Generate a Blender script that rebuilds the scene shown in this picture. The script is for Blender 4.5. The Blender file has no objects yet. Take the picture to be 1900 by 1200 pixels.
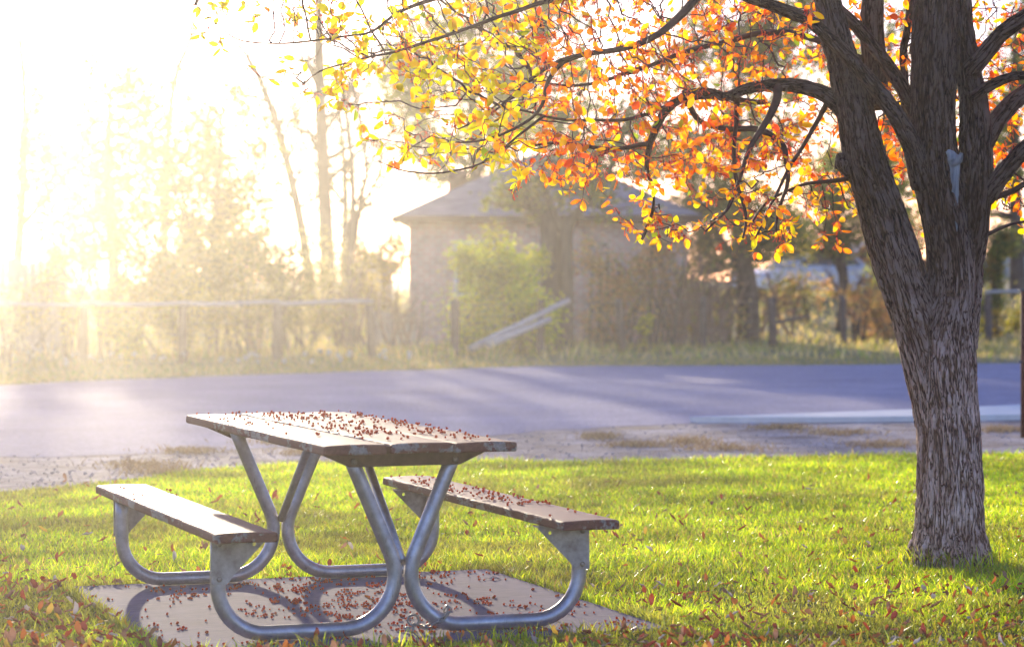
import bpy, bmesh, math, random
import numpy as np
from mathutils import Vector, Matrix, noise as mnoise

SEED = 7
rs = np.random.RandomState(SEED)
random.seed(SEED)
scene = bpy.context.scene
COL = scene.collection

# ------------------------------------------------------------------ camera model
F, H, PT, ROLL = 4814.0, 1.38, 0.0169, -0.003
CR, SR, CP, SP = math.cos(ROLL), math.sin(ROLL), math.cos(PT), math.sin(PT)


def ray(px, py):
    """Direction in the world of a point of the 1900x1200 photograph."""
    a, b = px - 950.0, py - 600.0
    u, w = a * CR + b * SR, -a * SR + b * CR
    u, v = u / F, -w / F
    return Vector((u, CP + v * SP, -SP + v * CP))


def W(px, py, Y):
    d = ray(px, py)
    return Vector((d.x / d.y * Y, Y, H + d.z / d.y * Y))


def G(px, py, z=0.0):
    d = ray(px, py)
    t = (z - H) / d.z
    return Vector((d.x * t, d.y * t, z))


def pxm(Y):
    return F / Y


def terrain(x, y):
    t = np.clip((y - 54.0) / 32.0, 0, 1)
    return 0.95 * t * t * (3 - 2 * t)


# ------------------------------------------------------------------ bookkeeping
def tag(o, label=None, cat=None, group=None, kind=None):
    if label: o['label'] = label
    if cat: o['category'] = cat
    if group: o['group'] = group
    if kind: o['kind'] = kind
    return o


def empty(name, loc=(0, 0, 0), rz=0.0):
    o = bpy.data.objects.new(name, None)
    o.empty_display_size = 0.1
    o.location = loc
    o.rotation_euler = (0, 0, rz)
    COL.objects.link(o)
    return o


class MB:
    """Collects vertices, faces and vertex colours for ONE mesh object."""

    def __init__(self):
        self.v, self.f, self.c, self.n = [], [], [], 0

    def add(self, v, f, col=None):
        v = np.asarray(v, dtype=np.float64).reshape(-1, 3)
        if isinstance(f, np.ndarray):
            self.f.append(f + self.n)
        else:
            by = {}
            for q in f:
                by.setdefault(len(q), []).append(q)
            for k in by:
                self.f.append(np.array(by[k], dtype=np.int64) + self.n)
        self.v.append(v)
        if col is None:
            col = (1, 1, 1)
        c = np.asarray(col, dtype=np.float64)
        if c.ndim == 1:
            c = np.tile(c, (len(v), 1))
        self.c.append(c)
        self.n += len(v)
        return self

    def mesh(self, name, smooth=True, off=(0, 0, 0)):
        V = np.concatenate(self.v) - np.array(off, dtype=np.float64)
        me = bpy.data.meshes.new(name)
        me.vertices.add(len(V))
        me.vertices.foreach_set('co', V.astype(np.float32).ravel())
        loops = np.concatenate([q.ravel() for q in self.f])
        tot = np.concatenate([np.full(len(q), q.shape[1]) for q in self.f])
        st = np.concatenate([[0], np.cumsum(tot)[:-1]])
        me.loops.add(len(loops))
        me.loops.foreach_set('vertex_index', loops.astype(np.int32))
        me.polygons.add(len(tot))
        me.polygons.foreach_set('loop_start', st.astype(np.int32))
        me.polygons.foreach_set('loop_total', tot.astype(np.int32))
        me.polygons.foreach_set('use_smooth', np.full(len(tot), bool(smooth)))
        me.update(calc_edges=True)
        me.validate()
        C = np.concatenate(self.c)
        a = me.color_attributes.new('col', 'FLOAT_COLOR', 'POINT')
        a.data.foreach_set('color', np.concatenate([C, np.ones((len(C), 1))], 1).astype(np.float32).ravel())
        return me

    def build(self, name, mat, parent=None, smooth=True, off=None, loc=None):
        if off is None:
            off = parent.location[:] if (parent is not None and abs(parent.rotation_euler.z) < 1e-9) else (0, 0, 0)
        me = self.mesh(name, smooth, off)
        me.materials.append(mat)
        o = bpy.data.objects.new(name, me)
        COL.objects.link(o)
        if parent is not None:
            o.parent = parent
        if loc is not None:
            o.location = loc
        return o


def tube(path, rad, n=8, cap=True):
    P = np.array([list(p) for p in path], dtype=np.float64)
    k = len(P)
    R = np.full(k, rad) if np.isscalar(rad) else np.asarray(rad, dtype=np.float64)
    T = np.gradient(P, axis=0)
    T /= np.linalg.norm(T, axis=1)[:, None] + 1e-12
    a = np.array([0, 0, 1.0]) if abs(T[0, 2]) < 0.9 else np.array([1.0, 0, 0])
    N = np.cross(T[0], a); N /= np.linalg.norm(N)
    ang = np.linspace(0, 2 * math.pi, n, endpoint=False)
    ca, sa = np.cos(ang)[:, None], np.sin(ang)[:, None]
    V = np.zeros((k, n, 3))
    for i in range(k):
        N = N - T[i] * N.dot(T[i]); N /= np.linalg.norm(N) + 1e-12
        B = np.cross(T[i], N)
        V[i] = P[i] + R[i] * (ca * N + sa * B)
    i, j = np.meshgrid(np.arange(k - 1), np.arange(n), indexing='ij')
    j2 = (j + 1) % n
    f = [np.stack([i * n + j, i * n + j2, (i + 1) * n + j2, (i + 1) * n + j], -1).reshape(-1, 4)]
    V = V.reshape(-1, 3)
    faces = [list(q) for q in f[0]]
    if cap:
        faces.append(list(range(n))[::-1])
        faces.append([(k - 1) * n + q for q in range(n)])
    return V, faces


def spline(pts, per=8):
    """Catmull-Rom through the points."""
    P = [np.array(list(p), dtype=np.float64) for p in pts]
    if len(P) < 3:
        return [P[0] + (P[1] - P[0]) * t for t in np.linspace(0, 1, per + 1)]
    P = [2 * P[0] - P[1]] + P + [2 * P[-1] - P[-2]]
    out = []
    for i in range(1, len(P) - 2):
        p0, p1, p2, p3 = P[i - 1:i + 3]
        for t in np.linspace(0, 1, per, endpoint=False):
            out.append(0.5 * (2 * p1 + (p2 - p0) * t + (2 * p0 - 5 * p1 + 4 * p2 - p3) * t * t + (3 * p1 - p0 - 3 * p2 + p3) * t ** 3))
    out.append(P[-2])
    return out


def box(c, s, rot=None):
    c = np.array(c, dtype=float); s = np.array(s, dtype=float) / 2
    v = np.array([[x, y, z] for x in (-1, 1) for y in (-1, 1) for z in (-1, 1)], dtype=float) * s
    if rot is not None:
        v = v @ np.array(rot.to_3x3()).T
    return v + c, [[0, 1, 3, 2], [4, 6, 7, 5], [0, 4, 5, 1], [2, 3, 7, 6], [0, 2, 6, 4], [1, 5, 7, 3]]


def bevel_mesh(me, width, seg=2):
    bm = bmesh.new(); bm.from_mesh(me)
    bmesh.ops.bevel(bm, geom=[e for e in bm.edges if len(e.link_faces) == 2 and e.calc_face_angle(0) > 0.5], offset=width, segments=seg, affect='EDGES', profile=0.5)
    bm.to_mesh(me); bm.free()


# ------------------------------------------------------------------ materials
def nt(name):
    m = bpy.data.materials.new(name)
    m.use_nodes = True
    t = m.node_tree
    t.nodes.clear()
    out = t.nodes.new('ShaderNodeOutputMaterial')
    return m, t, out


def N(t, typ, **kw):
    n = t.nodes.new(typ)
    for k, v in kw.items():
        if k.startswith('in_'):
            key = k[3:]
            key = int(key) if key.isdigit() else key.replace('_', ' ')
            n.inputs[key].default_value = v
        else:
            setattr(n, k, v)
    return n


def ramp(t, fac, stops):
    r = t.nodes.new('ShaderNodeValToRGB')
    e = r.color_ramp.elements
    while len(e) < len(stops):
        e.new(0.5)
    for q, (p, c) in zip(e, stops):
        q.position = p
        q.color = (*c, 1) if len(c) == 3 else c
    t.links.new(fac, r.inputs[0])
    return r


def coords(t, scale=(1, 1, 1), kind='Object', attr=None):
    if attr:
        a = N(t, 'ShaderNodeAttribute', attribute_name=attr); o = a.outputs['Vector']
    else:
        a = N(t, 'ShaderNodeTexCoord'); o = a.outputs[kind]
    mp = N(t, 'ShaderNodeMapping')
    mp.inputs['Scale'].default_value = scale
    t.links.new(o, mp.inputs[0])
    return mp.outputs[0]


def noise_tex(t, co, scale, detail=6, rough=0.6):
    n = N(t, 'ShaderNodeTexNoise')
    n.inputs['Scale'].default_value = scale
    n.inputs['Detail'].default_value = detail
    n.inputs['Roughness'].default_value = rough
    t.links.new(co, n.inputs['Vector'])
    return n.outputs[0]


def mixc(t, fac, a, b, mode='MIX'):
    m = N(t, 'ShaderNodeMix', data_type='RGBA', blend_type=mode)
    for i, v in ((0, fac), (6, a), (7, b)):
        if isinstance(v, (int, float)):
            m.inputs[i].default_value = v
        elif isinstance(v, tuple):
            m.inputs[i].default_value = (*v, 1)
        else:
            t.links.new(v, m.inputs[i])
    return m.outputs[2]


def bump(t, h, strength=0.4, dist=0.01):
    b = N(t, 'ShaderNodeBump')
    b.inputs['Strength'].default_value = strength
    b.inputs['Distance'].default_value = dist
    t.links.new(h, b.inputs['Height'])
    return b.outputs[0]


def pbsdf(t, out, color, rough=0.6, metal=0.0, spec=0.5, normal=None):
    p = N(t, 'ShaderNodeBsdfPrincipled')
    if isinstance(color, tuple):
        p.inputs['Base Color'].default_value = (*color, 1)
    else:
        t.links.new(color, p.inputs['Base Color'])
    if isinstance(rough, (int, float)):
        p.inputs['Roughness'].default_value = rough
    else:
        t.links.new(rough, p.inputs['Roughness'])
    if isinstance(metal, (int, float)):
        p.inputs['Metallic'].default_value = metal
    else:
        t.links.new(metal, p.inputs['Metallic'])
    p.inputs['Specular IOR Level'].default_value = spec
    if normal is not None:
        t.links.new(normal, p.inputs['Normal'])
    t.links.new(p.outputs[0], out.inputs[0])
    return p


def mat_noise(name, c1, c2, scale=8, rough=0.7, bstr=0.3, bdist=0.01, stretch=(1, 1, 1), spec=0.4, metal=0.0, lo=0.35, hi=0.65):
    m, t, out = nt(name)
    co = coords(t, stretch)
    n = noise_tex(t, co, scale, 8, 0.65)
    r = ramp(t, n, [(lo, c1), (hi, c2)])
    n2 = noise_tex(t, co, scale * 6, 4, 0.6)
    pbsdf(t, out, r.outputs[0], rough, metal, spec, bump(t, n2, bstr, bdist))
    return m


def mat_leaf(name, trans=0.6, gloss=0.05, rough=0.35, tmul=(1.0, 1.0, 1.0), dmul=0.7):
    """Thin leaves and blades; the colour of each comes with the mesh."""
    m, t, out = nt(name)
    a = N(t, 'ShaderNodeAttribute', attribute_name='col')
    d = N(t, 'ShaderNodeBsdfDiffuse'); tr = N(t, 'ShaderNodeBsdfTranslucent'); g = N(t, 'ShaderNodeBsdfGlossy')
    g.inputs['Roughness'].default_value = rough
    t.links.new(mixc(t, 1.0, a.outputs[0], (dmul, dmul, dmul), 'MULTIPLY'), d.inputs[0])
    t.links.new(mixc(t, 1.0, a.outputs[0], tmul, 'MULTIPLY'), tr.inputs[0])
    s1 = N(t, 'ShaderNodeMixShader'); s1.inputs[0].default_value = trans
    t.links.new(d.outputs[0], s1.inputs[1]); t.links.new(tr.outputs[0], s1.inputs[2])
    s2 = N(t, 'ShaderNodeMixShader'); s2.inputs[0].default_value = gloss
    t.links.new(s1.outputs[0], s2.inputs[1]); t.links.new(g.outputs[0], s2.inputs[2])
    t.links.new(s2.outputs[0], out.inputs[0])
    return m


M = {}
M['grass'] = mat_leaf('grass_blades', 0.6, 0.07, 0.25, tmul=(1.7, 1.6, 1.0))
M['leaf'] = mat_leaf('autumn_leaf', 0.78, 0.025, 0.35, tmul=(2.2, 1.95, 0.6))
M['fallen'] = mat_leaf('fallen_leaf', 0.4, 0.05, 0.45, dmul=0.9)
M['bgleaf'] = mat_leaf('far_foliage', 0.6, 0.03, 0.4, tmul=(1.3, 1.3, 1.2))
M['twigbg'] = mat_noise('far_bark', (0.06, 0.045, 0.04), (0.16, 0.12, 0.10), 3, 0.9, 0.3, 0.02, (4, 4, 0.6))
M['twig'] = mat_noise('twig_bark', (0.05, 0.022, 0.016), (0.11, 0.055, 0.045), 20, 0.6, 0.2, 0.002)
M['brushwood'] = mat_noise('brush_stems', (0.20, 0.11, 0.08), (0.40, 0.25, 0.18), 4, 0.9, 0.1, 0.01)


def mat_bark():
    m, t, out = nt('furrowed_bark')
    a = N(t, 'ShaderNodeAttribute', attribute_name='col')
    sep = N(t, 'ShaderNodeSeparateColor'); t.links.new(a.outputs[0], sep.inputs[0])
    co = coords(t, (1, 1, 0.15), attr='barkco')
    def fissure(scale, wdt, st):
        cc = coords(t, (1, 1, st), attr='barkco')
        n_ = N(t, 'ShaderNodeTexNoise'); n_.inputs['Scale'].default_value = scale; n_.inputs['Detail'].default_value = 3; n_.inputs['Roughness'].default_value = 0.55; n_.inputs['Distortion'].default_value = 0.35
        t.links.new(cc, n_.inputs['Vector'])
        s_ = N(t, 'ShaderNodeMath', operation='SUBTRACT'); s_.inputs[1].default_value = 0.5; t.links.new(n_.outputs[0], s_.inputs[0])
        a_ = N(t, 'ShaderNodeMath', operation='ABSOLUTE'); t.links.new(s_.outputs[0], a_.inputs[0])
        m_ = N(t, 'ShaderNodeMapRange'); m_.inputs[2].default_value = wdt; t.links.new(a_.outputs[0], m_.inputs[0])
        return m_.outputs[0]
    f1, f2, f3 = fissure(30, 0.050, 0.11), fissure(52, 0.045, 0.14), fissure(70, 0.05, 0.5)
    mn = N(t, 'ShaderNodeMath', operation='MULTIPLY'); t.links.new(f1, mn.inputs[0]); t.links.new(f2, mn.inputs[1])
    m3 = N(t, 'ShaderNodeMath', operation='MULTIPLY_ADD'); m3.inputs[1].default_value = 0.3; m3.inputs[2].default_value = 0.7; t.links.new(f3, m3.inputs[0])
    mn2 = N(t, 'ShaderNodeMath', operation='MULTIPLY'); t.links.new(mn.outputs[0], mn2.inputs[0]); t.links.new(m3.outputs[0], mn2.inputs[1])
    n1 = noise_tex(t, co, 90, 5, 0.7)
    n3 = noise_tex(t, coords(t, (1, 1, 0.6), attr='barkco'), 5.0, 4, 0.6)
    h = N(t, 'ShaderNodeMath', operation='MULTIPLY'); t.links.new(mn2.outputs[0], h.inputs[0])
    k = N(t, 'ShaderNodeMath', operation='MULTIPLY_ADD'); k.inputs[1].default_value = 0.65; k.inputs[2].default_value = 0.42
    t.links.new(sep.outputs[0], k.inputs[0]); t.links.new(k.outputs[0], h.inputs[1])
    h2 = N(t, 'ShaderNodeMath', operation='MULTIPLY_ADD', use_clamp=True); h2.inputs[1].default_value = 0.5
    t.links.new(n1, h2.inputs[0])
    h0 = N(t, 'ShaderNodeMath', operation='SUBTRACT'); h0.inputs[1].default_value = 0.2
    t.links.new(h.outputs[0], h0.inputs[0]); t.links.new(h0.outputs[0], h2.inputs[2])
    c = ramp(t, h2.outputs[0], [(0.04, (0.04, 0.018, 0.014)), (0.22, (0.17, 0.085, 0.064)), (0.48, (0.40, 0.225, 0.172)), (0.8, (0.61, 0.42, 0.35))])
    tint = c.outputs[0]
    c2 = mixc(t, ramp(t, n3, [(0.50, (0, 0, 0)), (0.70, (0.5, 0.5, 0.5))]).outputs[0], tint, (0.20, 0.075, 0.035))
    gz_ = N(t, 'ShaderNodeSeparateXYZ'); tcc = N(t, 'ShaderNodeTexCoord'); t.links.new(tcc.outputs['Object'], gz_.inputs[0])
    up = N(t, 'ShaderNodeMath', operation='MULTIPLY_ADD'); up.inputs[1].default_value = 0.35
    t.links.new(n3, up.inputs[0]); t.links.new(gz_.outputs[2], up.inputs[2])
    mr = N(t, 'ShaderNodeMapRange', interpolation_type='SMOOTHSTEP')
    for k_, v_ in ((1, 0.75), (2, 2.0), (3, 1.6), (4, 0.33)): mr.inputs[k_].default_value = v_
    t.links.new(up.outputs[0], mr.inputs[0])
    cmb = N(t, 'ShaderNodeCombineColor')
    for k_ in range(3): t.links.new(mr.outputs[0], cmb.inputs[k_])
    c3 = mixc(t, 1.0, c2, cmb.outputs[0], 'MULTIPLY')  # crown shade painted into upper bark; lower trunk paler from bounce light and weathering
    pbsdf(t, out, c3, 0.75, 0, 0.3, bump(t, h2.outputs[0], 1.0, 0.018))
    return m


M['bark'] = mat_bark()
M['deadwood'] = mat_noise('weathered_wood', (0.16, 0.17, 0.19), (0.50, 0.52, 0.55), 26, 0.7, 0.6, 0.004, (1, 1, 0.12))


def mat_paint():
    """Brown paint flaking off grey boards, grain along the board (local y)."""
    m, t, out = nt('flaking_brown_paint')
    co = coords(t, (9, 0.9, 9))
    grain = noise_tex(t, co, 9, 7, 0.7)
    co2 = coords(t, (1, 0.45, 1))
    patch = noise_tex(t, co2, 9, 9, 0.72)
    geo = N(t, 'ShaderNodeAttribute', attribute_name='col')
    sep = N(t, 'ShaderNodeSeparateColor'); t.links.new(geo.outputs[0], sep.inputs[0])
    ad = N(t, 'ShaderNodeMath', operation='MULTIPLY_ADD'); ad.inputs[1].default_value = 0.15
    t.links.new(sep.outputs[0], ad.inputs[0]); t.links.new(patch, ad.inputs[2])
    chip = ramp(t, ad.outputs[0], [(0.66, (0, 0, 0)), (0.69, (1, 1, 1))])
    paint = ramp(t, grain, [(0.3, (0.13, 0.036, 0.030)), (0.7, (0.23, 0.080, 0.07))])
    wood = ramp(t, grain, [(0.3, (0.16, 0.13, 0.115)), (0.7, (0.44, 0.39, 0.37))])
    c = mixc(t, chip.outputs[0], paint.outputs[0], wood.outputs[0])
    hh = N(t, 'ShaderNodeMath', operation='MULTIPLY_ADD'); hh.inputs[1].default_value = -0.7
    t.links.new(chip.outputs[0], hh.inputs[0]); t.links.new(grain, hh.inputs[2])
    rr = ramp(t, grain, [(0.2, (0.46, 0.46, 0.46)), (0.8, (0.66, 0.66, 0.66))])
    pbsdf(t, out, c, rr.outputs[0], 0, 0.2, bump(t, hh.outputs[0], 0.55, 0.004))
    return m


M['paint'] = mat_paint()


def mat_steel():
    m, t, out = nt('weathered_galvanised_steel')
    co = coords(t, (1, 1, 1))
    n = noise_tex(t, co, 14, 8, 0.7)
    n2 = noise_tex(t, coords(t, (3, 3, 0.5)), 30, 5, 0.7)
    c = ramp(t, n, [(0.3, (0.34, 0.33, 0.35)), (0.52, (0.46, 0.46, 0.50)), (0.7, (0.62, 0.62, 0.66))])
    st = ramp(t, n2, [(0.60, (0, 0, 0)), (0.70, (0.6, 0.6, 0.6))])
    c2 = mixc(t, st.outputs[0], c.outputs[0], (0.15, 0.10, 0.085))
    r = ramp(t, n, [(0.3, (0.5, 0.5, 0.5)), (0.7, (0.33, 0.33, 0.33))])
    pbsdf(t, out, c2, r.outputs[0], 0.8, 0.5, bump(t, n2, 0.12, 0.002))
    return m


M['steel'] = mat_steel()
M['plate'] = mat_noise('worn_bracket_plate', (0.30, 0.25, 0.22), (0.58, 0.55, 0.52), 18, 0.5, 0.2, 0.002, metal=0.35)
M['ironbrown'] = mat_noise('brown_painted_iron', (0.06, 0.028, 0.022), (0.13, 0.065, 0.05), 22, 0.55, 0.25, 0.002)
M['bolt'] = mat_noise('dull_bolt', (0.22, 0.18, 0.15), (0.40, 0.36, 0.33), 60, 0.45, 0.1, 0.001, metal=0.7)
M['chain'] = mat_noise('chain_steel', (0.25, 0.23, 0.21), (0.45, 0.44, 0.42), 60, 0.4, 0.15, 0.001, metal=0.7)


def mat_concrete():
    m, t, out = nt('brushed_concrete')
    co = coords(t)
    n = noise_tex(t, co, 3.5, 8, 0.65)
    n2 = noise_tex(t, coords(t, (5, 60, 5)), 2.0, 4, 0.6)
    n3 = noise_tex(t, co, 160, 2, 0.5)
    c = ramp(t, n, [(0.3, (0.078, 0.070, 0.150)), (0.7, (0.150, 0.136, 0.275))])
    c2 = mixc(t, 0.22, c.outputs[0], ramp(t, n2, [(0.35, (0.12, 0.10, 0.10)), (0.65, (0.5, 0.47, 0.45))]).outputs[0])
    c3 = mixc(t, ramp(t, n3, [(0.66, (0, 0, 0)), (0.72, (0.5, 0.5, 0.5))]).outputs[0], c2, (0.08, 0.05, 0.045))
    pbsdf(t, out, c3, 0.85, 0, 0.12, bump(t, n2, 0.35, 0.003))
    return m


M['concrete'] = mat_concrete()


def mat_ground(name, stops, scale, speck, rough=0.9, dist=0.03):
    m, t, out = nt(name)
    co = coords(t)
    n = noise_tex(t, co, scale, 9, 0.68)
    nf = noise_tex(t, co, speck, 4, 0.7)
    c = ramp(t, n, stops)
    f = ramp(t, nf, [(0.3, (0.55, 0.55, 0.55)), (0.7, (1.4, 1.4, 1.4))])
    c2 = mixc(t, 1.0, c.outputs[0], f.outputs[0], 'MULTIPLY')
    pbsdf(t, out, c2, rough, 0, 0.3, bump(t, nf, 0.7, dist))
    return m


M['asphalt'] = mat_ground('old_asphalt', [(0.3, (0.31, 0.27, 0.36)), (0.55, (0.39, 0.345, 0.45)), (0.75, (0.50, 0.455, 0.55))], 0.6, 28, 0.9, 0.012)
M['gravel'] = mat_ground('gravel_shoulder', [(0.34, (0.20, 0.13, 0.11)), (0.48, (0.33, 0.25, 0.24)), (0.62, (0.50, 0.42, 0.42))], 1.4, 18, 0.9, 0.012)
M['soil'] = mat_ground('lawn_soil', [(0.35, (0.035, 0.045, 0.012)), (0.65, (0.07, 0.075, 0.025))], 3, 40)
M['verge'] = mat_ground('dry_verge', [(0.3, (0.13, 0.13, 0.05)), (0.5, (0.26, 0.22, 0.10)), (0.7, (0.40, 0.32, 0.18))], 0.5, 12)
M['kerb'] = mat_noise('pale_concrete_edge', (0.84, 0.77, 0.69), (0.95, 0.89, 0.80), 6, 0.7, 0.3, 0.004)
M['postwood'] = mat_noise('grey_post_wood', (0.10, 0.070, 0.060), (0.24, 0.18, 0.155), 6, 0.9, 0.5, 0.01, (5, 5, 0.5))
M['railwood'] = mat_noise('pale_pole_wood', (0.46, 0.40, 0.35), (0.70, 0.63, 0.57), 6, 0.85, 0.4, 0.01, (1, 4, 4))
M['wire'] = mat_noise('fence_wire', (0.20, 0.18, 0.17), (0.35, 0.33, 0.32), 30, 0.5, 0.1, 0.001, metal=0.6)
M['rust'] = mat_noise('rusty_pipe', (0.10, 0.022, 0.012), (0.20, 0.055, 0.03), 12, 0.7, 0.3, 0.003)
M['capmetal'] = mat_noise('dark_cap', (0.05, 0.06, 0.08), (0.10, 0.11, 0.14), 12, 0.5, 0.1, 0.002)
M['boards'] = mat_noise('pale_boards', (0.38, 0.34, 0.31), (0.55, 0.50, 0.46), 5, 0.85, 0.3, 0.01, (6, 6, 0.5))
M['white'] = mat_noise('white_paint', (0.62, 0.60, 0.57), (0.80, 0.79, 0.77), 8, 0.6, 0.2, 0.004)
M['darkglass'] = mat_noise('window_glass', (0.03, 0.035, 0.04), (0.06, 0.065, 0.07), 3, 0.08, 0.02, 0.001, spec=0.8)
M['tin'] = mat_noise('grey_roofing', (0.20, 0.17, 0.18), (0.42, 0.38, 0.39), 1.6, 0.7, 0.4, 0.03, (1, 3, 3))
M['tinred'] = mat_noise('brown_roofing', (0.10, 0.055, 0.045), (0.22, 0.13, 0.11), 1.6, 0.75, 0.4, 0.03)
M['clay'] = mat_noise('chimney_brick', (0.10, 0.04, 0.03), (0.22, 0.09, 0.065), 9, 0.8, 0.3, 0.01)
M['tyre'] = mat_noise('tyre_rubber', (0.02, 0.02, 0.02), (0.04, 0.04, 0.04), 20, 0.8, 0.2, 0.002)
M['rim'] = mat_noise('wheel_rim', (0.40, 0.40, 0.42), (0.55, 0.55, 0.58), 10, 0.35, 0.1, 0.001, metal=0.8)
M['lamp'] = mat_noise('lamp_glass', (0.75, 0.68, 0.55), (0.85, 0.80, 0.7), 10, 0.1, 0.02, 0.001, spec=0.8)
M['straw'] = mat_leaf('dry_straw', 0.4, 0.03, 0.5)
M['berry'] = None
M['puff'] = mat_leaf('seed_down', 0.6, 0.02, 0.5)


def mat_berry():
    m, t, out = nt('shrivelled_fruit_skin')
    n = noise_tex(t, coords(t), 170, 4, 0.6)
    c = ramp(t, n, [(0.36, (0.36, 0.022, 0.010)), (0.64, (0.85, 0.17, 0.03))])
    d = N(t, 'ShaderNodeBsdfDiffuse'); tr = N(t, 'ShaderNodeBsdfTranslucent'); g = N(t, 'ShaderNodeBsdfGlossy'); g.inputs['Roughness'].default_value = .4
    t.links.new(c.outputs[0], d.inputs[0]); t.links.new(mixc(t, 1.0, c.outputs[0], (1.6, 1.3, 1.0), 'MULTIPLY'), tr.inputs[0])
    for q in (d, g): t.links.new(bump(t, n, .5, .001), q.inputs['Normal'])
    s1 = N(t, 'ShaderNodeMixShader'); s1.inputs[0].default_value = .42
    t.links.new(d.outputs[0], s1.inputs[1]); t.links.new(tr.outputs[0], s1.inputs[2])
    s2 = N(t, 'ShaderNodeMixShader'); s2.inputs[0].default_value = .04
    t.links.new(s1.outputs[0], s2.inputs[1]); t.links.new(g.outputs[0], s2.inputs[2])
    t.links.new(s2.outputs[0], out.inputs[0])
    return m


M['berry'] = mat_berry()


def mat_brick():
    m, t, out = nt('pink_brick')
    co = coords(t, kind='UV')
    b = N(t, 'ShaderNodeTexBrick')
    b.inputs['Color1'].default_value = (0.74, 0.45, 0.37, 1)
    b.inputs['Color2'].default_value = (0.62, 0.35, 0.28, 1)
    b.inputs['Mortar'].default_value = (0.72, 0.62, 0.56, 1)
    b.inputs['Scale'].default_value = 1.0
    b.inputs['Brick Width'].default_value = 0.26
    b.inputs['Row Height'].default_value = 0.095
    b.inputs['Mortar Size'].default_value = 0.016
    t.links.new(co, b.inputs['Vector'])
    n = noise_tex(t, coords(t), 2.0, 6, 0.65)
    c = mixc(t, 1.0, b.outputs[0], ramp(t, n, [(0.3, (0.7, 0.7, 0.7)), (0.7, (1.25, 1.2, 1.15))]).outputs[0], 'MULTIPLY')
    pbsdf(t, out, c, 0.85, 0, 0.3, bump(t, b.outputs[1], -0.4, 0.01))
    return m


M['brick'] = mat_brick()


def mat_carpaint(name, c):
    m, t, out = nt(name)
    n = noise_tex(t, coords(t), 1.5, 4, 0.6)
    cc = ramp(t, n, [(0.3, tuple(x * 0.85 for x in c)), (0.7, c)])
    p = pbsdf(t, out, cc.outputs[0], 0.3, 0.1, 0.5)
    p.inputs['Coat Weight'].default_value = 0.6
    return m


M['carwhite'] = mat_carpaint('pale_car_paint', (0.66, 0.70, 0.78))
M['carred'] = mat_carpaint('dark_red_car_paint', (0.22, 0.025, 0.035))
M['carblue'] = mat_carpaint('pale_blue_truck_paint', (0.52, 0.62, 0.74))


# ------------------------------------------------------------------ ground, road, lawn
def poly_sheet(name, pts, mat, z, thick=None, jitter=0.0, step=0.25, kind='structure'):
    P = []
    for i in range(len(pts)):
        a, b = np.array(pts[i][:2]), np.array(pts[(i + 1) % len(pts)][:2])
        k = max(1, int(np.linalg.norm(b - a) / step)) if jitter else 1
        for q in range(k):
            p = a + (b - a) * q / k
            if jitter:
                p = p + jitter * np.array([mnoise.noise(Vector((p[0] * 1.7, p[1] * 1.7, 3.0))), 1.6 * mnoise.noise(Vector((p[0] * 1.7, p[1] * 1.1, 9.0)))])
            P.append(p)
    bm = bmesh.new()
    vs = [bm.verts.new((p[0], p[1], z)) for p in P]
    fc = bm.faces.new(vs)
    if fc.normal.z < 0:
        fc.normal_flip()
    bm.normal_update()
    if fc.normal.z < 0:
        fc.normal_flip()
    if thick:
        r = bmesh.ops.extrude_face_region(bm, geom=[fc])
        for v in [g for g in r['geom'] if isinstance(g, bmesh.types.BMVert)]:
            v.co.z = z
        for v in vs:
            v.co.z = z - thick
    bmesh.ops.triangulate(bm, faces=[f for f in bm.faces if len(f.verts) > 4])
    bmesh.ops.recalc_face_normals(bm, faces=bm.faces)
    me = bpy.data.meshes.new(name); bm.to_mesh(me); bm.free()
    me.materials.append(mat)
    o = bpy.data.objects.new(name, me); COL.objects.link(o)
    tag(o, kind=kind)
    return o


# big ground sheet to the horizon, rising gently beyond the fence
xs = np.concatenate([np.linspace(-500, -60, 12), np.linspace(-50, 50, 61), np.linspace(60, 500, 12)])
ys = np.concatenate([np.linspace(-60, 20, 9), np.linspace(22, 100, 60), np.linspace(110, 900, 20)])
gx, gy = np.meshgrid(xs, ys, indexing='ij')
gz = terrain(gx, gy) - 0.035
gz = gz + np.where(gy > 56, 0.05 * np.sin(gx * 0.5) * np.cos(gy * 0.35), 0)
i, j = np.meshgrid(np.arange(len(xs) - 1), np.arange(len(ys) - 1), indexing='ij')
k = len(ys)
gf = np.stack([i * k + j, (i + 1) * k + j, (i + 1) * k + j + 1, i * k + j + 1], -1).reshape(-1, 4)
tag(MB().add(np.stack([gx, gy, gz], -1).reshape(-1, 3), gf).build('ground', M['verge']), kind='structure')

far_edge = [(-420, 728), (-200, 719), (0, 711), (250, 700), (500, 692), (750, 684), (1000, 677), (1250, 676), (1500, 675), (1700, 673), (1900, 671), (2300, 667)]
near_edge = [(2300, 752), (1900, 765), (1600, 772), (1290, 779), (1000, 797), (700, 815), (300, 835), (0, 845), (-420, 860)]
lawn_edge = [(-420, 935), (-150, 918), (0, 908), (150, 894), (280, 881), (340, 867), (600, 853), (900, 850), (1100, 852), (1400, 843), (1700, 839), (1900, 836), (2300, 832)]
poly_sheet('road', [G(*p) for p in far_edge] + [G(*p) for p in near_edge], M['asphalt'], -0.022, jitter=0.22)
poly_sheet('gravel_shoulder', [G(a, b - 8) for a, b in near_edge[::-1]] + [G(a, b + 14) for a, b in lawn_edge[::-1]], M['gravel'], -0.026, jitter=0.12)
lawn_poly = [G(*p) for p in lawn_edge] + [Vector((4.2, 9, 0)), Vector((3.2, 5.5, 0)), Vector((-3.2, 5.5, 0)), Vector((-4.2, 9, 0))]
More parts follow.
